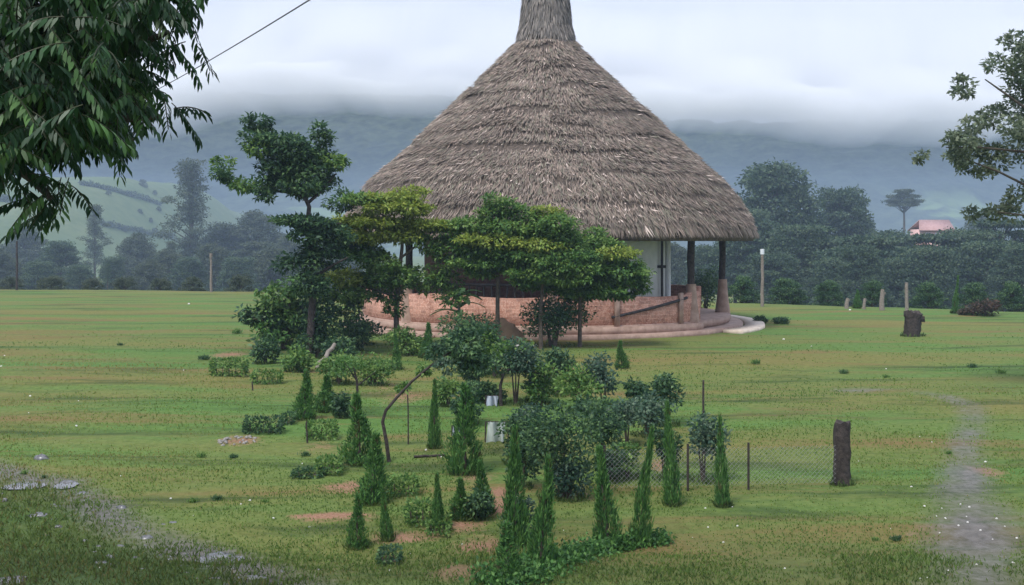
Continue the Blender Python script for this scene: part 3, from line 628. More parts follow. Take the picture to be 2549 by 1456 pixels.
def banana(label, px, base_py, top_py, hw):
    b = gp(px, base_py); d = b[1]; root = empty('broad_leaf_plant', b, label, 'plant'); h = (base_py - top_py) / F * d
    m = MB(); m.tube([b + (0, 0, -.05), b + (.03, 0, h * .5), b + (0, 0, h * .75)], [.06, .045, .03], 8); m.build('stem', M_PALEWOOD, root, b)
    mb = MB()
    for k in range(13):
        g = k * 2.4; e = U(.2, 1.1); D = np.array([math.cos(g) * math.cos(e), math.sin(g) * math.cos(e), math.sin(e)]); L0 = h * U(.35, .55)
        p0 = b + np.array([0, 0, h * U(.45, .75)])
        t = np.linspace(0, 1, 8); ctr = p0 + D * (t * L0)[:, None] - np.array([0, 0, 1]) * (t ** 2 * L0 * .45)[:, None]
        sd_ = np.cross(D, [0, 0, 1.]); sd_ /= np.linalg.norm(sd_); wd = .14 * h * np.sin(np.pi * np.clip(t * .92 + .06, 0, 1)) ** .7
        V = np.concatenate([ctr + sd_ * wd[:, None] * .5 - [0, 0, .01], ctr + [0, 0, .012], ctr - sd_ * wd[:, None] * .5 - [0, 0, .01]]); i = np.arange(7)
        mb.add(V, np.concatenate([np.stack([i, i + 1, i + 9, i + 8], -1), np.stack([i + 8, i + 9, i + 17, i + 16], -1)]), pal('bright')[rng.integers(0, 4)] * 1.1)
    mb.build('leaf_crown', M_GLOSS, root, b)
banana('light green broad-leaved plant with arching leaves in front of the hut wall', 1140, 858, 690, 40)

# ------------------------------------------------------------------ young cypresses
def cypress_proto(seed, slim, bend=0, bare=0):
    root = empty('cypress', (0, 0, 0), '-', 'cypress', 'young cypresses planted on the lawn')
    m = MB(); m.tube([(0, 0, -.05), (bend * .25, 0, .5), (bend * .92, 0, .96)], [.028, .018, .004], 7); m.build('trunk', M_BARK, root)
    mb = MB(); n = 2900; z = .02 + .98 * R(n) ** 1.35
    a_ = R(n) * 2 * np.pi; prof = np.interp(z, [0, .05, .16, .32, .55, .78, 1], [.7, .95, 1, .82, .46, .22, .05])
    lump = .3 + 1.4 * fbm(a_ * 1.8 + seed * 9, z * 9, seed, 3)
    r = prof * (.3 + .7 * R(n) ** .5) * np.clip(lump, .35, 1.5) * .2 * slim * (1 + .35 * (R(n) < .1))
    keep = fbm(a_ * 1.3 + seed, z * 5 + seed, seed + 70, 2) > .2 + bare; r, a_, z = r[keep], a_[keep], z[keep]; n = len(z)
    P = np.c_[r * np.cos(a_) + bend * z * z + .03 * np.sin(z * 7 + seed) * z, r * np.sin(a_) + .02 * np.sin(z * 6) * z, z]
    D = np.c_[np.cos(a_) * .55, np.sin(a_) * .55, np.full(n, 1.0)] + N(n, 3) * .35
    c = pal('cypress')[np.clip((R(n) * 4 + (fbm(a_ * 2, z * 7, seed + 5, 2) - .5) * 3).astype(int), 0, 3)] * U(.8, 1.25, n, 1)
    dd = fbm(a_ * 1.5 + 3, z * 5, seed + 40, 2) > .8; c[dd] = np.array([(.13, .13, .05)]) * U(.7, 1.2, int(dd.sum()), 1)
    mb.leaves(P, D, .07 * U(.5, 1.5, n), .02 * U(.7, 1.3, n), c, np.c_[np.cos(a_), np.sin(a_), .3 + 0 * a_] + N(n, 3) * .5)
    mb.build('foliage', M_LEAF, root)
    return root
CYP = [   # x, top, base, half-width, label
    (757, 926, 1043, 26, 'full young cypress left of its twin, behind the short clipped hedges'),
    (811, 936, 1024, 28, 'broad low cypress touching the right side of its twin at the left of the garden'),
    (894, 985, 1155, 34, 'plump teardrop cypress left of the bare leaning tree'),
    (926, 1085, 1251, 36, 'wide cone cypress just left of the foot of the leaning tree'),
    (889, 1230, 1363, 23, 'narrow dark cypress at the front left corner of the garden'),
    (965, 1215, 1344, 13, 'very thin dark cypress at the front left, right of the narrow corner one'),
    (987, 835, 920, 13, 'small slim cypress below the yellow-green tree near the hut'),
    (1060, 806, 891, 17, 'small grey-green cypress nearest the pale kerb of the hut'),
    (1080, 950, 1116, 14, 'tall thin cypress standing alone in the middle of the garden'),
    (1156, 960, 1181, 42, 'largest and widest cypress, in the centre of the garden'),
    (1090, 1185, 1316, 16, 'slim cypress rising behind the low clipped mound at the front'),
    (1146, 1190, 1290, 26, 'short bushy cypress beside the red earth path'),
    (1203, 1150, 1277, 25, 'dark cypress standing right on the edge of the red earth path'),
    (1281, 1075, 1360, 33, 'tall cypress of ragged outline behind the front hedge corner'),
    (1262, 1305, 1440, 36, 'low broad cypress nearest the camera at the corner of the curved hedge'),
    (1345, 1148, 1410, 30, 'pointed cypress in front, second from the corner of the curved hedge'),
    (1514, 1120, 1366, 32, 'stout straight cypress along the curved hedge, left of the slimmest one'),
    (1589, 1070, 1357, 20, 'slimmest tall cypress at the right end of the curved hedge'),
    (1673, 1010, 1258, 19, 'slim cypress standing before the netting with a bush behind it'),
    (1798, 1040, 1260, 17, 'bright green column cypress at the far right of the garden, before the netting'),
    (1548, 850, 916, 15, 'tiny grey cypress alone on the open grass before the hut entrance'),
    (2375, 690, 780, 8, 'thin bright green cypress at the right edge of the field before the dark trees'),
    (2132, 722, 768, 9, 'small dark cypress at the far edge of the field among pale stumps')]
protos = [cypress_proto(3, 1.0, .05, .06), cypress_proto(8, .95, -.07, .1), cypress_proto(14, 1.1, .02, .12), cypress_proto(23, 1.05, .1, .04), cypress_proto(31, 1.0, -.03, .14)]
for k, (px, top, bs, hw, lb) in enumerate(CYP):
    b = gp(px, bs, .8 * hw / (bs - HY) * H); h = (bs - top) / F * b[1]; r = hw / F * b[1] / .2
    if k < 5:
        o = protos[k]; o.location = [float(a) for a in b]; o['label'] = lb; o.scale = (r, r, h); o.rotation_euler = (0, 0, k * 2.0)
    else:
        o = copy_thing(protos[k % 5], b, (r * U(.9, 1.1), r * U(.9, 1.1), h), U(0, 6.2), lb, None); o.rotation_euler = (U(-.1, .1), U(-.1, .1), U(0, 6.2))

# ------------------------------------------------------------------ shrubs, hedges and young trees of the garden
GS = 'broad-leaved shrubs in the garden'
for a in [('garden_shrub', 'round dark shrub at the back right of the garden, just before the open grass', 'shrub', 1383, 985, 878, 40, 'dark'),
          ('garden_shrub', 'tall dark shrub on bare stems right of the leaning tree crown', 'shrub', 1283, 1005, 838, 46, 'blue', None, .35),
          ('garden_shrub', 'leafy dark shrub with glossy leaves below the tiny grey cypress', 'shrub', 1501, 1015, 890, 42, 'blue'),
          ('garden_shrub', 'small dark shrub between the glossy shrub and the dark shrub by the netting', 'shrub', 1582, 1010, 958, 30, 'dark'),
          ('garden_shrub', 'dark square-topped shrub above the slim cypress before the netting', 'shrub', 1660, 1060, 942, 40, 'dark'),
          ('garden_shrub', 'rounded grey-green shrub behind the netting beside the bright column cypress', 'shrub', 1750, 1198, 1036, 46, 'blue'),
          ('garden_shrub', 'green shrub behind the netting and behind the slim cypress', 'shrub', 1652, 1195, 1062, 34, 'dark'),
          ('garden_shrub', 'pale-leaved spreading shrub between the dark shrubs at the right of the garden', 'shrub', 1612, 1085, 990, 54, 'blue', None, .25),
          ('garden_shrub', 'largest dark shrub, a broad mass on several stems in the right half of the garden', 'shrub', 1400, 1235, 1015, 84, 'dark', None, .3),
          ('garden_shrub', 'dark shrub joined to the right side of the largest dark shrub', 'shrub', 1492, 1165, 1005, 56, 'dark', None, .38),
          ('garden_shrub', 'leafy shrub in front of the largest dark shrub, close to the ground', 'shrub', 1415, 1240, 1120, 48, 'blue', None, .05),
          ('garden_shrub', 'bushy shrub of large dark leaves behind the bare earth at the left of the garden', 'shrub', 930, 960, 872, 46, 'green', .07, .1),
          ('garden_shrub', 'dark shrub behind the tall ragged cypress in the centre', 'shrub', 1290, 1150, 1040, 46, 'dark', None, .2),
          ('garden_shrub', 'small dark shrub on the right side of the red earth path', 'shrub', 1290, 1340, 1240, 40, 'blue', None, .05),
          ('garden_shrub', 'dark shrub beside the short hedge at the left of the garden', 'shrub', 660, 905, 845, 32, 'dark', None, .05),
          ('garden_shrub', 'small shrub at the foot of the big broad-leaved shrub, left of the fallen pole', 'shrub', 740, 925, 870, 34, 'green', None, .1),
          ('garden_shrub', 'low pale leafy shrub under the fallen pole', 'shrub', 845, 955, 890, 44, 'green', None, .1),
          ('garden_shrub', 'dark low shrub at the middle back of the garden', 'shrub', 1215, 1000, 960, 40, 'dark', None, .1),
          ('garden_shrub', 'leafy shrub between the round dark shrub and the glossy one', 'shrub', 1440, 1025, 925, 44, 'green', None, .2),
          ('garden_shrub', 'shrub low between the pale-leaved shrub and the largest dark one', 'shrub', 1560, 1110, 1005, 40, 'blue', None, .3),
          ('garden_shrub', 'shrub rising left of the largest dark shrub beside the greenish cloth', 'shrub', 1325, 1130, 1020, 46, 'blue', None, .15),
          ('garden_shrub', 'shrub filling the back of the garden right of the tall bare-stemmed one', 'shrub', 1345, 1010, 905, 40, 'green', None, .15),
          ('garden_shrub', 'low leafy shrub right of the largest dark shrub along the netting', 'shrub', 1560, 1190, 1110, 40, 'green', None, .05),
          ('garden_shrub', 'dark shrub under the crown of the leaning tree', 'shrub', 1185, 960, 885, 40, 'dark', None, .15),
          ('garden_shrub', 'shrub in the shadow of the thin crooked sapling', 'shrub', 845, 905, 850, 36, 'dark', None, .1),
          ('garden_shrub', 'green shrub between the tall thin cypress and the largest cypress', 'shrub', 1115, 1010, 950, 26, 'green', None, .1),
          ('garden_shrub', 'dark shrub rooted between the round mound and the small grey-green cypress', 'shrub', 1120, 905, 845, 36, 'dark', None, .1),
          ('garden_shrub', 'dark shrub between the leaning crown and the tall bare-stemmed shrub', 'shrub', 1230, 935, 850, 40, 'dark', None, .15),
          ('garden_shrub', 'dark upright shrub right behind the tip of the largest cypress', 'shrub', 1165, 1055, 960, 36, 'dark', None, .1),
          ('garden_shrub', 'dark upright shrub just right of the greenish cloth', 'shrub', 1300, 1215, 1085, 34, 'dark', None, .1),
          ('garden_shrub', 'dark low shrub on the left bank of the red earth path', 'shrub', 1180, 1290, 1215, 38, 'dark', None, .05),
          ('garden_shrub', 'dark shrub beside the fallen pole, touching the big broad-leaved shrub', 'shrub', 790, 890, 830, 40, 'dark', None, .1),
          ('garden_shrub', 'dark shrub hiding the left end of the hut kerb', 'shrub', 868, 872, 788, 46, 'dark', None, .05),
          ('garden_shrub', 'dark shrub right of the twin cypresses', 'shrub', 852, 1040, 985, 22, 'dark', None, .1),
          ('garden_shrub', 'dark shrub under the glossy shrub, beside the leafy one', 'shrub', 1478, 1060, 985, 40, 'dark', None, .2),
          ('garden_shrub', 'dark shrub standing left of the netting behind the stout straight cypress', 'shrub', 1520, 1200, 1110, 34, 'dark', None, .15),
          ('garden_shrub', 'dark shrub behind the pale blue cloth', 'shrub', 1330, 1000, 935, 34, 'dark', None, .3)]:
    a = list(a); a[5] -= 8; a[6] *= 1.1; bush(*a, group=GS)
GH = 'small clipped hedges on the lawn'
for a in [('short hedge block farthest left on the open lawn, standing apart', 570, 936, 886, 42, 'green'),
          ('short dry-leaved hedge block behind the first cypress', 665, 955, 918, 34, 'green'),
          ('long dark hedge block left of the first cypress, above the heap of pale stones', 655, 1076, 1034, 44, 'dark'),
          ('tiny dark hedge block between the long hedge and the first cypress', 716, 1053, 1026, 14, 'dark'),
          ('green hedge block below the twin cypresses', 800, 1092, 1042, 34, 'green'),
          ('small hedge block left of the wide cone cypress', 820, 1176, 1132, 28, 'green'),
          ('small dark clipped mound alone near the front of the lawn', 970, 1398, 1366, 24, 'dark'),
          ('flat green hedge block behind the slim cypress at the front', 1052, 1300, 1242, 40, 'green'),
          ('low clipped mound at the foot of the slim front cypress', 1092, 1322, 1290, 26, 'green'),
          ('hedge block right of the leaning tree foot', 1005, 1230, 1180, 32, 'green'),
          ('flat dark hedge on the grass left of the hedge block by the wide cypress', 770, 1183, 1168, 36, 'dark')]:
    hedge('clipped_hedge', a[0], *a[1:], group=GH)

def curved_hedge():
    pts = np.array([gp(*p) for p in ((1240, 1452), (1300, 1432), (1380, 1405), (1450, 1382), (1520, 1366), (1590, 1356), (1650, 1350))])
    root = empty('border_hedge', pts[3], 'low dark creeping hedge curving along the front edge of the garden', 'hedge')
    mb = MB(); t = U(0, len(pts) - 1.001, 7000); k = t.astype(int); f = (t - k)[:, None]; P = pts[k] * (1 - f) + pts[k + 1] * f; n = len(P)
    wd = np.interp(t, [0, 2, 6], [.16, .11, .05]); P = P + np.c_[N(n) * wd, N(n) * wd, np.abs(N(n)) * .045 * (.5 + fbm(t * 6, t * 0, 3, 2))]
    c = pal('cypress')[rng.integers(0, 4, n)] * U(.75, 1.2, n, 1)
    mb.leaves(P, N(n, 3) + [0, 0, .7], .05, .028, c, N(n, 3) + [0, 0, 1]); mb.build('foliage', M_LEAF, root, pts[3])
    m = MB(); m.tube(pts - [0, 0, .005], .02, 5); m.build('runner_stem', M_BARK, root, pts[3])
curved_hedge()

LT = gp(970, 1150)
traced_tree('leaning_tree', 'young tree with a dark bare trunk leaning right to a small dark crown', 'tree', LT,
    [(970, 1150), (962, 1100), (952, 1050), (960, 1022), (987, 990), (1026, 948), (1070, 912), (1104, 887), (1130, 870)],
    [[(1104, 887), (1135, 870), (1160, 850)], [(1070, 912), (1110, 905), (1150, 895)]],
    [(1150, 842, 40, 10), (1125, 860, 36, 14), (1170, 860, 36, 16), (1150, 880, 40, 14), (1120, 905, 30, 12, 'blue'), (1165, 905, 34, 12), (1200, 830, 40, 16), (1225, 860, 26, 20, 'green'), (1085, 880, 26, 9), (1050, 925, 16, 6, 'green'), (1180, 890, 44, 16), (1000, 972, 10, 5, 'green')],
    LT[1], .07, pal('dark'), .9, .6, depth=.4, r0=.026, bark=M_OLDWOOD)
LT2 = gp(892, 1035)
traced_tree('thin_tree', 'thin sapling with a crooked dark stem and few pale leaves left of the leaning tree', 'tree', LT2,
    [(892, 1035), (890, 990), (888, 948), (880, 915)], [[(888, 948), (870, 920), (855, 900)], [(889, 960), (915, 940), (935, 925)]],
    [(860, 900, 20, 8, 'bright'), (885, 905, 18, 7, 'green'), (850, 925, 24, 8, 'green')], LT2[1], .06, pal('green'), .5, .5, depth=.2, r0=.03, bark=M_OLDWOOD)
LT3 = gp(1247, 1010)
traced_tree('slanting_tree', 'small tree with slanting stem and dark crown between the leaning tree and the round shrub', 'tree', LT3,
    [(1247, 1010), (1245, 960), (1255, 925), (1290, 910)], [[(1250, 935), (1225, 905), (1200, 900)], [(1258, 920), (1330, 925), (1370, 940)]],
    [(1250, 905, 50, 16), (1300, 900, 46, 18, 'blue'), (1200, 910, 34, 14), (1330, 925, 40, 12), (1290, 870, 36, 20, 'green')], LT3[1], .07, pal('dark'), .8, .6, depth=.4, r0=.035, bark=M_OLDWOOD)

def stick(name, label, cat, a, b, r, mat, parts=None):
    m = MB(); t = np.linspace(0, 1, 7)[:, None]; P = a * (1 - t) + b * t; P[1:-1] += N(5, 3) * r * .25
    m.tube(P - a, np.linspace(r, r * .75, 7), 9, rough=.2)
    o = m.build(name, mat, smooth=True); o.location = [float(v) for v in a]; return tag(o, label, cat)
p0 = gp(790, 918); stick('fallen_pole', 'pale broken pole lying slanted between shrubs at the left of the garden', 'pole', p0, at(833, 856, p0[1] + .6), .06, M_PALEWOOD)
p0 = gp(1016, 1106); stick('garden_stake', 'thin dark stake upright right of the leaning tree trunk', 'stake', p0, at(1014, 965, p0[1]), .012, M_OLDWOOD)
p0 = gp(765, 1103); stick('garden_stake', 'short thin stake left of the hedge block below the twin cypresses', 'stake', p0, at(763, 1048, p0[1]), .014, M_OLDWOOD)
p0 = gp(628, 972); stick('garden_stake', 'tiny stake in the grass between the two left hedge blocks', 'stake', p0, at(628, 950, p0[1]), .016, M_OLDWOOD)
p0 = gp(869, 1345); stick('garden_stake', 'short dark stake left of the narrow corner cypress', 'stake', p0, at(872, 1300, p0[1]), .014, M_OLDWOOD)
p0 = gp(1030, 1140); stick('fallen_branch', 'dark thin branch lying on the grass right of the leaning tree', 'branch', p0 + (0, 0, .02), gp(1110, 1136) + (0, 0, .02), .018, M_OLDWOOD)

# ------------------------------------------------------------------ poles, posts, stumps
def pole(label, px, bs, top, r, mat, capc=None, name='pole'):
    b = gp(px, bs); t = at(px, top, b[1]); root = empty(name, b, label, 'pole')
    m = MB(); z = np.linspace(-.1, t[2] - b[2], 8); m.tube(np.c_[N(8) * r * .12, N(8) * r * .12, z], np.linspace(r, r * .8, 8), 9, rough=.15); m.build('shaft', mat, root, smooth=True)
    if capc is not None:
        m = MB(); m.tube([(0, 0, z[-1] - .02), (0, 0, z[-1] + .22)], r * 1.15, 9); m.build('cap', capc, root)
    return root
pole('weathered pole at the far left edge of the field before hazy trees', 525, 727, 640, .075, M_PALEWOOD, M_PALEWOOD)
pole('slender dark pole at the extreme left end of the field edge', 42, 722, 600, .07, M_OLDWOOD)
pole('pale pole with a white top right of the hut', 1897, 763, 632, .08, M_PALEWOOD, M_PAINT)
pole('short pale pole behind the squat dark stump', 2256, 779, 703, .08, M_PALEWOOD)
pole('thin dark post rising behind the shrub at the netting', 1750, 1130, 946, .017, M_OLDWOOD, name='thin_post')
def rough_post():
    b = gp(2095, 1206, .1); h = 156 / F * b[1]; r = 19 / F * b[1]; root = empty('wooden_post', b, 'dark weathered square wooden post standing alone at the end of the netting', 'post')
    m = MB(); zs = np.linspace(-.06, h, 15); n = 12; a = np.arange(n) / n * 2 * np.pi; sq = 1 / np.maximum(np.abs(np.cos(a)), np.abs(np.sin(a))) ** .75
    V = np.concatenate([np.c_[r * sq * np.cos(a) * (1 + .10 * (R(n) - .5)) * (1.06 - .1 * k / 15) + .006 * math.sin(k), r * sq * np.sin(a) * .9, np.full(n, z) + (N(n) * .012 if k == 14 else 0)] for k, z in enumerate(zs)])
    j = np.arange(n); kk = (j + 1) % n
    m.add(V, np.concatenate([np.stack([i * n + j, i * n + kk, (i + 1) * n + kk, (i + 1) * n + j], -1) for i in range(14)]))
    m.add(np.vstack([V[-n:], [0, 0, h - .01]]), np.stack([j, kk, np.full(n, n)], -1)); m.build('shaft', M_OLDWOOD, root)
rough_post()
def stump():
    b = gp(2270, 836, .28); h = 58 / F * b[1]; r = 19 / F * b[1]; m = MB(); n = 22; a = np.arange(n) / n * 2 * np.pi; zs = np.linspace(-.06, h, 16)
    V = np.concatenate([np.c_[(r * (1 + .14 * np.sin(3 * a + k * .2) + .16 * (R(n) - .5) + (.16 if k > 12 else 0) + .12 * max(0, 2 - k))) * np.cos(a), (r * (1 + .2 * (R(n) - .5))) * np.sin(a), z + (.05 * np.sin(2 * a) + .03 * N(n) if k == 15 else 0 * a)] for k, z in enumerate(zs)])
    j = np.arange(n); kk = (j + 1) % n
    m.add(V, np.concatenate([np.stack([i * n + j, i * n + kk, (i + 1) * n + kk, (i + 1) * n + j], -1) for i in range(15)]))
    m.add(np.vstack([V[-n:], [0, 0, h - .05]]), np.stack([j, kk, np.full(n, n)], -1))
    m.box((r * .55, -r * .5, h * .62), (r * 1.45, r * .4, h * .85), j=.02)
    o = m.build('tree_stump', M_OLDWOOD); o.location = [float(v) for v in b]; tag(o, 'squat dark stump with a jagged top on the open grass at the right', 'stump')
stump()
for px, bs, top, hw, lb in ((2107, 768, 742, 5, 'pale stump left of the small dark cypress at the far field edge'), (2194, 772, 720, 6, 'tall pale forked stump at the far field edge behind the dark stump'), (2150, 770, 742, 4, 'thin pale stump between two others at the far field edge')):
    b = gp(px, bs); m = MB(); h = (bs - top) / F * b[1]; r = hw / F * b[1]
    m.tube([(0, 0, -.1), (0, 0, h * .4), (.04, 0, h)], [r * 1.2, r, r * .8], 9, rough=.3); m.tube([(0, 0, h * .5), (r * 1.5, 0, h * .85)], [r * .5, r * .35], 7, rough=.3)
    o = m.build('pale_stump', M_PALEWOOD); o.location = [float(v) for v in b]; tag(o, lb, 'stump')
bush('dry_brush_pile', 'reddish brown dry brush heap at the far right edge of the field', 'brush pile', 2450, 786, 742, 34, 'red', .12, stem=0)
bush('dry_brush_pile', 'small brown brush heap between the thin cypress and the larger heap', 'brush pile', 2405, 784, 768, 18, 'red', .1, stem=0)
for px, py, hw, hh, lb in ((1893, 800, 16, 14, 'dark earth clod at the tip of the entrance step'), (1944, 802, 20, 12, 'dark earth mound right of the clod by the entrance step')):
    b = gp(px, py); bush('weed_clump', lb + ', overgrown with weeds', 'weeds', px, py + 4, py - hh, hw, 'dark', .07, stem=0)

# ------------------------------------------------------------------ netting
def netting():
    pa, pb = gp(1500, 1226), gp(2080, 1212); hgt = .44; root = empty('wire_netting', (pa + pb) / 2, 'low diamond wire netting stretched across the grass to the dark post', 'fence')
    off = (pa + pb) / 2; Ln = np.linalg.norm(pb - pa); ux = (pb - pa) / Ln; st = .055; m = MB(); bend = 3
    V, Fc = [], []; base = 0
    z0 = .05
    nrm = np.cross(ux, [0, 0, 1.]); r = .0012
    def wire(s0, h0, s1, h1):
        nonlocal base
        p0, p1 = pa + ux * s0 + np.array([0, 0, z0 + h0]), pa + ux * s1 + np.array([0, 0, z0 + h1])
        D = (p1 - p0) / np.linalg.norm(p1 - p0); sd_ = np.cross(D, nrm)
        for p in (p0, p1): V.extend([p + sd_ * r, p + nrm * r * 1.7, p - sd_ * r - nrm * r * .5])
        Fc.extend([[base + i, base + (i + 1) % 3, base + 3 + (i + 1) % 3, base + 3 + i] for i in range(3)]); base += 6
    for s_ in np.arange(-hgt, Ln, st):
        for sg in (1, -1):
            a0, a1 = (s_, s_ + hgt); h0, h1 = (0, hgt) if sg > 0 else (hgt, 0)
            if a0 < 0: h0 += (h1 - h0) * (-a0 / hgt); a0 = 0
            if a1 > Ln: h1 = h0 + (h1 - h0) * (Ln - a0) / (a1 - a0); a1 = Ln
            if a1 > a0: wire(a0, h0, a1, h1)
    m.add(V, Fc); m.build('wire_mesh', M_WIRE, root, off)
    for s_ in (0.02, Ln * .36, Ln * .62):
        m = MB(); p = pa + ux * s_; m.tube([p - (0, 0, .05), p + (0, 0, hgt + .1)], .014, 7); m.build('stake', M_OLDWOOD, root, off)
netting()

# ------------------------------------------------------------------ cloths, stones, puddles
def cloth(label, px, bs, top, hw, mat):
    b = gp(px, bs); h = (bs - top) / F * b[1]; r = hw / F * b[1]; m = MB(); n = 14
    U_, V_ = np.meshgrid(np.linspace(-1, 1, n), np.linspace(0, 1, n)); X = U_ * r * (1 + .2 * (1 - V_) * np.sin(U_ * 5)); Y = .05 * np.sin(U_ * 7 + V_ * 2) + (1 - V_) * .05 * np.cos(U_ * 4) ; Z = h * V_ - .03 * h * np.cos(U_ * 6) * (1 - V_)
    i = (np.arange(n - 1)[:, None] * n + np.arange(n - 1)[None]).ravel(); f = np.stack([i, i + 1, i + n + 1, i + n], -1)
    Vt = np.stack([X, Y, Z], -1).reshape(-1, 3); m.add(Vt, f); m.add(Vt + [0, .006, 0], f[:, ::-1])
    root = empty('hanging_cloth', b, label, 'cloth'); m.build('fabric', mat, root, smooth=True)
    m = MB(); m.tube([(-r * 1.3, .02, -.03), (-r * 1.25, .02, h * 1.02)], .012, 6); m.tube([(r * 1.3, .02, -.03), (r * 1.25, .02, h * 1.02)], .012, 6); m.tube([(-r * 1.3, .02, h), (r * 1.3, .02, h)], .008, 6); m.build('frame', M_OLDWOOD, root)
cloth('small pale blue cloth hung between sticks behind the slanting tree', 1226, 1010, 985, 14, M_CLOTH2)
cloth('pale greenish white cloth hung between sticks right of the largest cypress', 1236, 1100, 1050, 22, M_CLOTH)
cloth('little white cloth hung between sticks left of the largest cypress', 1136, 1085, 1060, 9, M_CLOTH2)

def rock_mesh(name, mat, sx, sy, sz, seed):
    m = MB(); n, r = 16, 7; a = np.arange(n) / n * 2 * np.pi; V = []
    for k in range(r):
        ph = -.35 + (math.pi / 2 + .3) * k / (r - 1); rr = math.cos(ph)
        V.append(np.c_[rr * np.cos(a), rr * np.sin(a), np.full(n, math.sin(ph))] * (1 + .75 * (fbm(np.cos(a) * 2.1 + seed, np.sin(a) * 2.1 + k * .9, seed, 3) - .5))[:, None])
    V = np.concatenate(V) * [sx, sy, sz]; j = np.arange(n); kk = (j + 1) % n
    m.add(V, np.concatenate([np.stack([i * n + j, i * n + kk, (i + 1) * n + kk, (i + 1) * n + j], -1) for i in range(r - 1)]))
    m.add(np.vstack([V[-n:], V[-n:].mean(0)]), np.stack([j, kk, np.full(n, n)], -1))
    return m.build(name, mat)
for k, (px, py, hw, hh, lb) in enumerate([
        (60, 1207, 42, 5, 'long flat wet rock by the left edge of the photo'), (168, 1203, 22, 8, 'pale wet rock right of the long flat rock'), (102, 1142, 20, 11, 'tallest grey rock, alone above the line of wet rocks'),
        (95, 1282, 28, 7, 'low wet rock nearest the lower left edge of the field'), (303, 1264, 14, 8, 'rounded wet rock in the middle of the rock line'), (145, 1312, 12, 6, 'small white-topped rock below the low wet rock'),
        (365, 1338, 18, 7, 'pale wet rock halfway along the lower line of rocks'), (545, 1386, 46, 9, 'wide glistening rock slab near the bottom of the lawn'), (634, 1440, 32, 9, 'wet rock slab at the very bottom of the photo'),
        (205, 1228, 14, 6, 'small wet rock between the upper rock line and the rounded rock'), (12, 1248, 8, 9, 'small upright white rock at the left edge'), (430, 1300, 14, 4, 'small flat rock right of the rounded wet rock'), (250, 1400, 22, 5, 'flat dark rock in the lower left grass')]):
    b = gp(px, py); o = rock_mesh('wet_rock', M_WROCK, hw / F * b[1], hw / F * b[1] * .7, max(.015, hh * 1.2 / F * b[1]), 10 + k); o.location = [float(v) for v in b - (0, 0, .012)]; tag(o, lb, 'rock')
ws = rock_mesh('wet_stone', M_WROCK, 1, .8, .5, 61)
for k in range(70):
    t = R() * 6.4; i0 = int(t) + 1; f = t - int(t); q_ = wet[i0] * (1 - f) + wet[min(i0 + 1, 8)] * f + N(2) * [.22, .28] - [.12, .2]
    if q_[0] < -.5 * q_[1]: q_[0] = -.45 * q_[1] + R() * .5
    s_ = U(.012, .034) * q_[1] / 11; o = ws if k == 0 else ws.copy()
    if k: COL.objects.link(o)
    o.location = (q_[0], q_[1], float(gz(*q_)) - .003); o.scale = (s_ * U(.9, 1.8), s_, s_); o.rotation_euler = (0, 0, U(-.6, .6))
    tag(o, 'little glistening wet stone in the dark muddy strip at the lower left', 'stone', 'wet stones in the muddy strip')
def stone_heap(label, px, py, hw, n, mat):
    b = gp(px, py); r = hw / F * b[1]
    for k in range(n):
        g = U(0, 6.28); t = R() ** .6; x, y = b[0] + math.cos(g) * t * r, b[1] + math.sin(g) * t * r * 1.3; s_ = U(.02, .045) * b[1] / 20
        o = rock_mesh('heap_stone', mat, s_, s_ * .8, s_ * .7, 50 + k); o.location = (x, y, float(gz(x, y)) + (1 - t) * .06); o.rotation_euler = (0, 0, g); tag(o, label, 'stone', label + ' (all of them)')
stone_heap('small pale stone in the heap on the lawn below the long dark hedge', 590, 1098, 46, 30, M_STONE)
stone_heap('small pale stone lying against the tan wall foot before the hut', 1300, 862, 40, 34, M_WSTONE)
q = NT('tan_mound'); n1 = q.noise(q.obj(), 3, 5); M_TAN = q.bsdf(q.ramp(n1, (.3, (.3, .19, .11)), (.7, (.45, .3, .19))), .9, n1, .4, .03)
b = gp(1245, 856); o = rock_mesh('earth_mound', M_TAN, 74 / F * b[1], .5, 58 / F * b[1], 77); o.location = [float(v) for v in b]; tag(o, 'tan earth mound heaped at the trunk against the hut wall', 'mound')
whites = [(75, 986), (470, 757), (3, 912), (195, 998), (752, 1154), (425, 1241), (622, 1246), (770, 1312), (680, 1290), (600, 1255), (490, 1440), (970, 1420), (1240, 845), (1060, 1120), (1180, 1290), (2268, 1212), (1762, 1318), (1835, 1312), (1953, 1415), (1755, 1265), (2115, 772), (300, 1185), (190, 1060), (1150, 1355), (1950, 845), (1800, 1350),
          (2330, 1284), (2338, 1330), (2352, 1290), (2405, 1283), (2412, 1262), (2385, 1308), (2408, 1300), (2440, 1320), (2470, 1345), (2500, 1310), (2452, 1150), (2300, 1260), (2520, 1400), (2480, 1290), (2390, 1255), (2530, 1340), (2430, 1405), (2360, 1420), (2290, 1440)]
base_st = rock_mesh('white_stone', M_WSTONE, 1, .85, .8, 5)
for k, (px, py) in enumerate(whites + [(U(0, 2548), U(820, 1450)) for _ in range(40)]):
    b = gp(px, py); s_ = (U(1.8, 3.6) if k < 45 else U(1.0, 2.2)) / F * b[1]
    o = base_st if k == 0 else base_st.copy()
    if k: COL.objects.link(o)
    o.location = [float(v) for v in b]; o.scale = (s_, s_, s_); o.rotation_euler = (0, 0, U(0, 6))
    tag(o, 'small white stone lying loose in the grass of the field', 'stone', 'white stones scattered over the field')
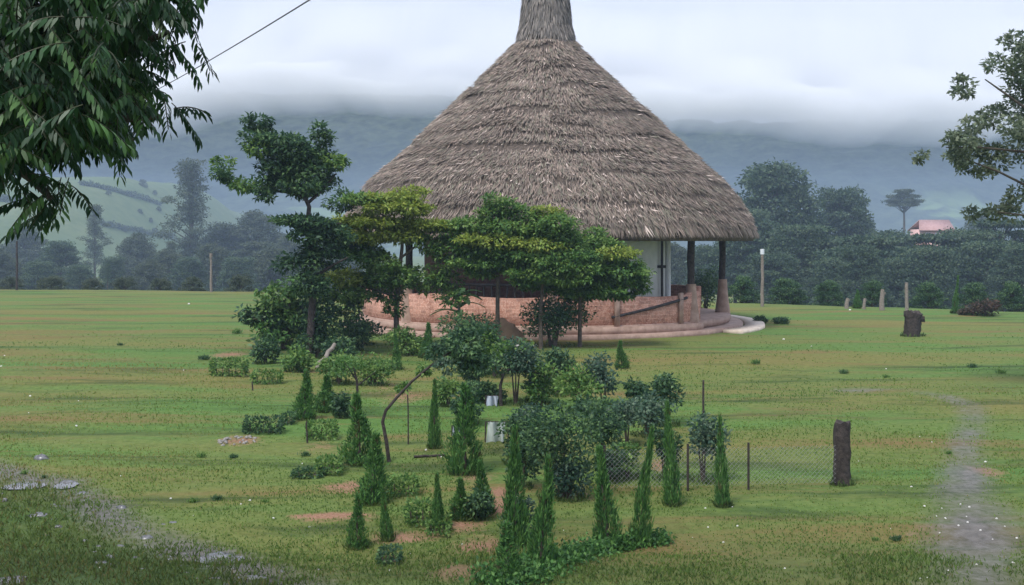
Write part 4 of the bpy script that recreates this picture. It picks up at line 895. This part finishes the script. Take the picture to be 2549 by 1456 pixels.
for k, (a0, b0, ra, rb) in enumerate(PUDW):
    n = 40; a = np.arange(n) / n * 2 * np.pi; rr = 1.1 * (.85 + .3 * fbm(np.cos(a) * 1.2 + k * 5, np.sin(a) * 1.2, 200 + k, 2))
    P = np.c_[a0 + rr * (ra + .04) * np.cos(a), b0 + rr * (rb + .04) * np.sin(a), np.full(n, -.017)]
    m = MB(); m.add(np.vstack([P, [a0, b0, -.017]]), np.stack([np.arange(n), (np.arange(n) + 1) % n, np.full(n, n)], -1)); tag(m.build('puddle', M_WATER), kind='structure')

# weeds and small tufts on the lawn
for k, (px, py) in enumerate([(2205, 940), (2100, 930), (1880, 905), (510, 895), (590, 830), (300, 860), (660, 1250), (540, 1245), (480, 1250), (110, 1190), (60, 1180), (760, 1135), (500, 1138), (580, 1140), (2360, 1130), (2230, 1345), (2180, 1345), (1420, 905), (2490, 930), (2420, 915)]):
    b = gp(px, py); s_ = U(7, 14) / F * b[1]; mb = MB(); n = 130
    P = np.c_[N(n) * s_ * .45, N(n) * s_ * .4, np.zeros(n)]
    mb.leaves(P, np.c_[N(n, 2) * .5, np.ones(n)], s_ * U(.5, 1.3, n), s_ * .14, pal('dark' if k % 2 else 'green')[rng.integers(0, 4, n)])
    o = mb.build('weed_tuft', M_LEAF); o.location = [float(v) for v in b]; tag(o, 'small dark tuft of weeds growing on the lawn', 'weeds', 'weed tufts on the lawn')

# ------------------------------------------------------------------ trees beyond the field
def crown_tree(name, label, kind, pl, seed):
    """crown of radius 1 whose top is at z = 0, trunk of height 1; the copies set the trunk's length"""
    root = empty(name, (0, 0, 0), label, 'tree', 'trees beyond the field')
    m = MB(); m.tube([(0, 0, -.06), (.01, 0, .4), (0, .01, .7), (.02, 0, 1)], [.075, .06, .05, .03], 8, rough=.2); tr = m.build('trunk', M_BARK, root)
    mb = MB(); p_ = pal(pl); Hc = {'dome': 1.7, 'layer': .75, 'tall': 3.2, 'bush': 1.3}[kind]
    ncl = {'dome': 80, 'layer': 44, 'tall': 54, 'bush': 40}[kind]
    for k in range(ncl):
        g = k * 2.399 + U(-.3, .3); t = (k + .5) / ncl
        if kind in ('dome', 'bush'):
            zz = 1 - t; rr = math.sqrt(1 - zz * zz) * U(.62, 1.0) if R() < .85 else U(.1, .6)
            c = np.array([math.cos(g) * rr * .82, math.sin(g) * rr * .82, -Hc * t - .04 + U(-.1, .06)]); r = (U(.16, .32), U(.16, .32), U(.08, .15))
        elif kind == 'layer':
            tier = k % 4; rr = [.8, 1.0, .8, .45][tier] * U(.3, 1)
            c = np.array([math.cos(g) * rr * .85, math.sin(g) * rr * .85, -Hc * (1 - tier / 3.4) * .8 - .12 * rr]); r = (U(.2, .36), U(.2, .36), .06)
        else:
            rr = (.6 + .45 * t) * U(.2, 1.1) * (1.0 if int(t * 6) % 2 else .5)
            c = np.array([math.cos(g) * rr * .85, math.sin(g) * rr * .85, -Hc * t - .06]); r = (U(.22, .4), U(.22, .4), U(.08, .14))
        mb.tube([(0, 0, min(-.2, c[2] - .35)), c], [.02, .006], 4, (.08, .07, .06), cap=False)
        clump(mb, c, r, 210, .062, p_, .55, hollow=.15, asp=.7)
    mb.build('crown', M_LEAF, root)
    return root
PR = {}
def far_tree(kind, px, top, hw, d, label, pl='grey', name=None, group='trees beyond the field'):
    x = (px - CX) / F * d; z = float(gz(x, d)) if not (x < -100 and d > 235) else max(float(gz(x, d)), HZ(x, d)); h = H + (HY - top) / F * d - z; r = hw / F * d * .95
    key = (kind, pl)
    nm = name or {'dome': 'dome_tree', 'layer': 'spreading_tree', 'tall': 'tiered_tree', 'bush': 'wild_bush'}[kind]
    if key not in PR: o = PR[key] = crown_tree(nm, label, kind, pl, len(PR)); o['group'] = group; rz_ = 0
    else: o = copy_thing(PR[key], (0, 0, 0), (1, 1, 1), 0, label, group); rz_ = U(0, 6.2)
    vz = U(.88, 1.15); o.location = (x, d, z); o.scale = (r * U(.88, 1.2), r * U(.88, 1.2), r * vz); o.rotation_euler = (0, 0, rz_)
    for ch in o.children:
        if ch.name.startswith('crown'): ch.location = (0, 0, h / r / vz)
        else: ch.scale = (1, 1, max(.1, h / r / vz - .3))
    if kind == 'bush': o['category'] = 'bush'
    return o
FT = [  # left valley
    ('tall', 475, 395, 92, 128, 'tall hazy tiered tree rising highest in the left valley', 'grey'),
    ('tall', 236, 508, 40, 140, 'dark rounded tree below the green pasture hill', 'grey'),
    ('dome', 340, 585, 64, 120, 'wide dark tree in the middle of the left valley', 'grey'),
    ('dome', 60, 560, 60, 130, 'hazy tree at the far left behind the slender dark pole', 'grey'),
    ('dome', 150, 600, 56, 100, 'pale green tree below the hanging foreground branch', 'haze'),
    ('tall', 425, 600, 30, 110, 'narrow dark tree left of the weathered pole', 'grey'),
    ('dome', 560, 560, 70, 135, 'broad hazy tree behind the weathered pole', 'grey'),
    ('dome', 640, 530, 80, 150, 'large hazy tree left of the tall dark tree', 'grey'),
    ('layer', 640, 600, 90, 110, 'hazy spreading tree low behind the left edge of the field', 'grey'),
    ('dome', 590, 640, 60, 90, 'dark green tree right of the weathered pole', 'haze'),
    ('dome', 470, 640, 50, 92, 'mid green tree just left of the weathered pole', 'haze'),
    ('dome', 370, 650, 50, 88, 'low dark tree at the field edge left of the mid green one', 'grey'),
    ('dome', 280, 640, 46, 95, 'small hazy tree in front of the wide dark tree', 'haze'),
    ('tall', 268, 655, 12, 78, 'thin dark sapling standing at the left field edge', 'haze'),
    ('dome', 200, 660, 46, 85, 'light green low tree at the left field edge', 'haze'),
    ('dome', 95, 650, 60, 84, 'leafy low tree near the left end of the field edge', 'haze'),
    ('dome', -10, 620, 60, 90, 'tree cut by the left edge of the photo', 'grey'),
    ('dome', 720, 590, 70, 120, 'hazy tree seen directly behind the tall dark tree', 'grey'),
    ('dome', 840, 600, 80, 110, 'hazy tree behind the yellow-green tree', 'grey'),
    # right
    ('dome', 1925, 408, 150, 86, 'largest dome-shaped tree standing right behind the hut', 'haze'),
    ('dome', 2100, 468, 105, 92, 'dome-shaped tree adjoining the right side of the largest one', 'haze'),
    ('dome', 1830, 560, 70, 80, 'tree partly hidden behind the right eave of the hut', 'haze'),
    ('layer', 2010, 560, 120, 74, 'spreading tree below the adjoining dome-shaped tree', 'haze'),
    ('layer', 2160, 585, 130, 66, 'widest dark spreading tree behind the short pale pole', 'haze'),
    ('layer', 2330, 580, 140, 68, 'spreading tree below the red-roofed house', 'haze'),
    ('layer', 2490, 545, 110, 66, 'spreading dark tree at the right end of the row', 'haze'),
    ('dome', 2440, 600, 110, 62, 'low rounded dark tree behind the brown brush heap', 'haze'),
    ('dome', 2540, 610, 80, 58, 'dark tree low at the right edge of the photo', 'haze'),
    ('dome', 2240, 640, 90, 62, 'low dark tree behind the tall pale forked stump', 'haze'),
    ('dome', 2080, 640, 90, 64, 'low dark tree right of the pale pole with the white top', 'haze'),
    ('dome', 1930, 630, 80, 66, 'low dark tree behind the pale pole with the white top', 'haze'),
    ('dome', 1760, 610, 70, 78, 'dark tree seen between the veranda posts of the hut', 'haze'),
    ('dome', 1975, 560, 110, 70, 'bulky dark tree right of the largest dome-shaped tree, in front of it', 'haze'),
    ('dome', 1860, 520, 90, 76, 'dark tree low at the left foot of the largest dome-shaped tree', 'haze'),
    ('dome', 2140, 610, 80, 60, 'dark tree just above the thin pale stump', 'haze'),
    ('dome', 2310, 615, 90, 60, 'dark tree filling the space right of the short pale pole', 'haze'),
    ('dome', 2390, 570, 90, 72, 'dark tree at the right foot of the red-roofed house', 'haze'),
    ('dome', 2220, 575, 90, 80, 'dark tree at the left foot of the red-roofed house', 'haze'),
    ('dome', 530, 610, 70, 100, 'bushy hazy tree filling the space left of the weathered pole', 'grey'),
    ('dome', 420, 625, 60, 100, 'bushy hazy tree below the lower hedgerow', 'grey'),
    ('dome', 670, 620, 80, 95, 'bushy hazy tree touching the broad-leaved shrub', 'grey'),
    ('dome', 20, 640, 80, 95, 'bushy hazy tree at the foot of the slender dark pole', 'grey'),
    ('layer', 2250, 470, 54, 170, 'lone flat-topped tree beside the red-roofed house', 'grey'),
    ('dome', 2140, 545, 60, 150, 'hazy tree left of the lone flat-topped tree', 'grey'),
    ('dome', 2440, 535, 60, 150, 'hazy tree right of the red-roofed house', 'grey'),
    ('dome', 1680, 610, 60, 90, 'hazy tree seen just right of the white pipe of the hut', 'grey')]
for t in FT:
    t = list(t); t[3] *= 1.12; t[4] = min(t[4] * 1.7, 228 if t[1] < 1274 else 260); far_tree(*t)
for k, (px, top, hw, d, lb) in enumerate([(30, 690, 40, 72, 'low bush at the left end of the field edge'), (130, 688, 50, 70, 'low bush beneath the light green tree at the left'), (310, 690, 46, 70, 'low bush right of the thin sapling'), (400, 694, 40, 70, 'low bush left of the weathered pole'), (480, 690, 40, 69, 'low bush touching the weathered pole'), (600, 684, 56, 69, 'low bush between the weathered pole and the broad-leaved shrub'), (230, 694, 40, 71, 'low bush left of the thin sapling'),
        (1850, 690, 60, 54, 'low bush just right of the hut entrance'), (1960, 695, 60, 54, 'low bush right of the white-topped pole'), (2060, 700, 50, 53, 'low bush left of the pale stumps'), (2170, 700, 50, 52, 'low bush behind the pale stumps'), (2310, 705, 60, 51, 'low bush right of the short pale pole'), (2420, 705, 50, 49, 'low bush behind the brown brush heap'), (2520, 705, 60, 48, 'low bush at the right end of the field edge')]):
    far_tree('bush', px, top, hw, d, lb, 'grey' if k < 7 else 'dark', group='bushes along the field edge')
# bushes and hedgerows on the pasture hill
for k, (px, py, hw, lb) in enumerate([(355, 458, 14, 'bush highest on the pasture hill'), (366, 493, 10, 'bush midway up the right side of the pasture hill'), (348, 527, 9, 'dark bush near the middle of the pasture hill'), (385, 480, 8, 'bush by the tall hazy tree on the pasture'), (310, 570, 10, 'dark bush below the lower hedgerow at left'), (350, 572, 9, 'dark bush below the lower hedgerow in the middle'), (385, 575, 10, 'dark bush below the lower hedgerow at right'), (375, 548, 8, 'small bush above the lower hedgerow'), (270, 480, 9, 'bush left of the upper hedgerow'), (395, 520, 8, 'small bush above the right end of the lower hedgerow')]):
    p = hill_pt(px, py + 6); o = far_tree('bush', px, py - hw * .8, hw, p[1], lb, 'grey', group='bushes dotted over the pasture hill'); o.location = [float(v) for v in p]
for pts, lb in (([(200, 462), (260, 473), (330, 492), (400, 512)], 'long upper hedgerow slanting across the pasture hill'), ([(250, 562), (320, 576), (400, 590), (430, 592)], 'lower hedgerow slanting across the pasture hill'), ([(0, 500), (30, 505), (60, 512)], 'short hedgerow at the left edge of the pasture hill')):
    W_ = np.array([hill_pt(*p) for p in pts]); root = empty('hedgerow', W_[0], lb, 'hedgerow'); mb = MB(); n = 1500; t = U(0, len(W_) - 1.001, n); k = t.astype(int); f = (t - k)[:, None]
    P = W_[k] * (1 - f) + W_[k + 1] * f; P[:, 2] += U(0, 1.6, n) * (.5 + fbm(t * 7, t * 0, 8, 2)); P[:, :2] += N(n, 2) * .5
    mb.leaves(P, N(n, 3), .9, .6, pal('grey')[rng.integers(0, 4, n)]); mb.build('foliage', M_LEAF, root, W_[0])

def house():
    d = 165.; x0, x1 = (2272 - CX) / F * d, (2366 - CX) / F * d; zb = H + (HY - 600) / F * d; ze = H + (HY - 571) / F * d; zr = H + (HY - 549) / F * d; g = float(gz(x0, d))
    b = np.array([(x0 + x1) / 2, d, g]); root = empty('red_roofed_house', b, 'small distant house with a faded red roof above the dark spreading trees', 'house'); hw = (x1 - x0) / 2 - .3
    m = MB(); m.box((-hw, -2, 0), (hw, 2, ze - g)); m.add([(hw, -2, ze - g), (hw, 2, ze - g), (hw, 0, zr - g - .1), (hw - .2, -2, ze - g), (hw - .2, 2, ze - g), (hw - .2, 0, zr - g - .1)], [[0, 1, 2], [3, 5, 4]]); m.build('wall', M_PINKWALL, root)
    m = MB(); t = .12
    for s_ in (-1, 1):
        V = [(-hw - .3, s_ * 2.4, ze - g - .25), (hw + .02, s_ * 2.4, ze - g - .25), (hw + .02, 0, zr - g), (-hw + .6, 0, zr - g)]; V = np.array(V); m.add(np.vstack([V, V + [0, 0, t]]), [[0, 1, 2, 3], [7, 6, 5, 4], [0, 4, 5, 1], [1, 5, 6, 2], [2, 6, 7, 3], [3, 7, 4, 0]])
    m.build('roof', M_REDROOF, root)
    for xx in (-1.4, 0, 1.3):
        m = MB(); m.box((xx - .35, -2.06, ze - g - 1.5), (xx + .35, -2.003, ze - g - .5)); m.build('window', M_PAINT, root)
house()

# ------------------------------------------------------------------ tree at the right edge
RB = np.array([(2660 - CX) / F * 21, 21., 0]); RB[2] = float(gz(RB[0], RB[1]))
rc = [(2527, 103, 30, 16), (2550, 130, 34, 22), (2453, 166, 30, 14), (2401, 207, 22, 14), (2432, 215, 30, 10), (2521, 148, 24, 14), (2511, 192, 34, 14), (2540, 220, 30, 20), (2495, 276, 34, 14), (2540, 265, 36, 24), (2390, 317, 22, 14), (2348, 354, 26, 10), (2320, 380, 15, 11), (2372, 370, 30, 14), (2406, 352, 28, 12), (2440, 330, 30, 16), (2485, 330, 34, 20), (2530, 330, 34, 26), (2440, 375, 34, 14), (2485, 375, 36, 16), (2375, 404, 20, 10), (2410, 415, 24, 10), (2448, 428, 24, 10), (2511, 400, 34, 16), (2545, 400, 30, 20), (2532, 480, 28, 18), (2500, 525, 34, 12), (2458, 528, 26, 9), (2535, 530, 34, 18), (2400, 385, 24, 10), (2465, 300, 20, 10),
      (2600, 150, 70, 40), (2640, 260, 80, 50), (2600, 350, 60, 40), (2680, 400, 80, 50), (2620, 480, 60, 40), (2720, 300, 80, 60), (2680, 180, 70, 50)]
traced_tree('edge_tree', 'leafy tree with rounded leaf clusters cut by the right edge of the photo', 'tree', RB, [(2660, 980), (2655, 800), (2650, 640), (2640, 480), (2630, 330), (2610, 200)],
    [[(2645, 560), (2560, 470), (2470, 430), (2380, 400)], [(2640, 450), (2540, 380), (2420, 370), (2330, 372)], [(2635, 400), (2560, 290), (2470, 240), (2410, 212)], [(2630, 330), (2570, 220), (2530, 120)], [(2650, 620), (2580, 540), (2480, 528)]],
    rc, 21., .1, np.array([(.10, .14, .09), (.14, .185, .11), (.18, .23, .14), (.25, .29, .19)]), .85, .45, depth=1.1, r0=.075)

# ------------------------------------------------------------------ big tree hanging in from the upper left
def front_tree():
    B = np.array([-4.6, 5.6, float(gz(-4.6, 5.6))]); root = empty('overhanging_tree', B, 'large dark tree with drooping feathery leaves hanging in from the upper left corner', 'tree')
    m = MB(); m.tube([B - (0, 0, .1), B + (.05, 0, 1.2), B + (.15, .05, 2.6), B + (.3, .0, 4.0), B + (.5, -.3, 5.6), B + (1.2, -.8, 7.0)], [.34, .27, .24, .21, .15, .08], 14, rough=.12); m.build('trunk', M_BARK, root, B, smooth=True)
    W = lambda px, py, d: at(px, py, d)
    st = B + (.28, 0, 3.7)
    limbs = [[st, W(-120, 150, 5.4), W(100, 170, 5.3), W(300, 130, 5.2), W(420, 80, 5.1)], [st, W(-100, 260, 5.2), W(60, 290, 5.1), W(250, 300, 5.0), W(400, 290, 5.1)],
             [st, W(-150, 320, 5.6), W(10, 390, 5.4), W(90, 450, 5.3), W(140, 510, 5.2)], [st + (.1, 0, .8), W(0, -20, 5.6), W(200, -30, 5.5), W(440, -10, 5.3)], [st, W(0, 220, 6.2), W(200, 260, 6.1), W(330, 350, 5.9)],
             [B + (.5, -.3, 5.6), (-3, 3.5, 6.4), (-1.5, 2, 6.6), (0.5, 1, 6.5), (2.2, 1.6, 6.3)], [B + (.5, -.3, 5.6), (-3.4, 7, 6.6), (-2.2, 8, 6.9)], [B + (1.2, -.8, 7.0), (-2.6, .5, 7.6), (-1, -1.5, 7.6)]]
    for lb in limbs:
        m = MB(); m.tube(np.array(lb), np.linspace(.06, .012, len(lb)), 7, rough=.2); m.build('limb', M_BARK, root, B, smooth=True)
    poly = np.array([(-160, -140), (500, -140), (505, 0), (440, 50), (415, 110), (440, 130), (395, 195), (405, 230), (435, 265), (430, 300), (395, 330), (330, 345), (285, 380), (200, 385), (150, 415), (110, 415), (60, 350), (75, 300), (30, 290), (0, 330), (60, 400), (20, 430), (-160, 440)])
    def inside(x, y):
        c = np.zeros(len(x), bool); j = len(poly) - 1
        for i in range(len(poly)):
            xi, yi = poly[i]; xj, yj = poly[j]; c ^= ((yi > y) != (yj > y)) & (x < (xj - xi) * (y - yi) / (yj - yi + 1e-9) + xi); j = i
        return c
    px, py = U(-160, 520, 2600), U(-140, 440, 2600); k = inside(px + 78, py + 52); px, py = px[k], py[k]; dd = 5.3 + N(len(px)) * .5
    ext = [(60, 480), (100, 470), (150, 470), (180, 480), (205, 500), (95, 510), (140, 520), (170, 540), (80, 500), (50, 490), (120, 530), (160, 560), (185, 510), (200, 480), (130, 480), (100, 540), (450, 0), (470, 8), (440, 25), (425, 5), (410, 115), (440, 118), (465, 125), (400, 110), (385, 255), (405, 270), (410, 285), (370, 270), (30, 380), (10, 400), (60, 430), (40, 440), (90, 400), (150, 395), (260, 390), (230, 370), (350, 350), (385, 340), (300, 370)]
    px = np.r_[px, [e[0] + (22 if e[1] < 330 else -28) for e in ext]]; py = np.r_[py, [e[1] - (14 if e[1] < 330 else 38) for e in ext]]; dd = np.r_[dd, 5.1 + N(len(ext)) * .12]
    P0 = np.array([at(a, b, d) for a, b, d in zip(px, py, dd)])
    # unseen extra crown above and behind the camera, added to shade the foreground
    ne = 2600; E = np.c_[U(-8.5, 4.5, ne), U(-4, 9.5, ne), U(5.4, 8.6, ne)]; E = E[(E[:, 2] > H + 640 / F * np.maximum(E[:, 1], 0) + .5)]
    P0 = np.vstack([P0, E]); nf = len(P0)
    pl = np.array([(.024, .066, .026), (.034, .09, .03), (.055, .13, .036), (.09, .19, .05)])
    mb = MB()
    for i, p in enumerate(P0):
        g = U(0, 6.28); D = np.array([math.cos(g) * .8, math.sin(g) * .8, U(-.75, .15)]); D /= np.linalg.norm(D); Lf = U(.12, .22); kk = 9
        t = np.linspace(.12, 1, kk); sp = p + D * (t * Lf)[:, None] - np.array([0, 0, 1]) * (t ** 2 * .06)[:, None]
        sd_ = np.cross(D, [0, 0, 1.]); sd_ /= np.linalg.norm(sd_)
        base_c = pl[min(3, int(R() ** 1.5 * 4))]
        for s_ in (-1, 1):
            dr = sd_ * s_ * U(.5, .9, kk, 1) + D * U(.2, .6, kk, 1) - np.array([0, 0, 1]) * U(.5, 1.3, kk, 1)
            nr = np.cross(dr, D) * s_ + N(kk, 3) * .25 + [0, 0, .3]
            mb.lens(sp, dr, U(.045, .078, kk), U(.013, .02, kk), base_c * U(.75, 1.3, kk, 1), nr, .12)
        mb.tube(np.vstack([p, sp]), .003, 3, (.05, .06, .025), cap=False)
    mb.build('foliage', M_GLOSS, root, B)
front_tree()

# ------------------------------------------------------------------ overhead cable
pa, pb = at(425, 205, 30), at(770, 0, 16); dv = pb - pa; t = np.linspace(-1.2, 1.8, 60)[:, None]
Pc = pa + dv * t; Pc[:, 2] += .25 * ((t[:, 0] - .5) ** 2 - .25) * .4
m = MB(); m.tube(Pc - pa, .011, 6); o = m.build('overhead_cable', M_CABLE); o.location = [float(v) for v in pa]; tag(o, 'thin dark overhead cable slanting across the pale sky', 'cable')

grass()
# ------------------------------------------------------------------ haze
m = MB(); m.box((-660, -30, -10.5), (660, 762, 46)); q = NT('haze_air'); v = q.n('VolumePrincipled', Density=.0008); v.inputs['Color'].default_value = (.58, .74, 1, 1); q.l(v.outputs[0], q.o.inputs['Volume'])
tag(m.build('haze', q.m), kind='stuff')['label'] = 'pale rainy haze filling the air over the field and valley'
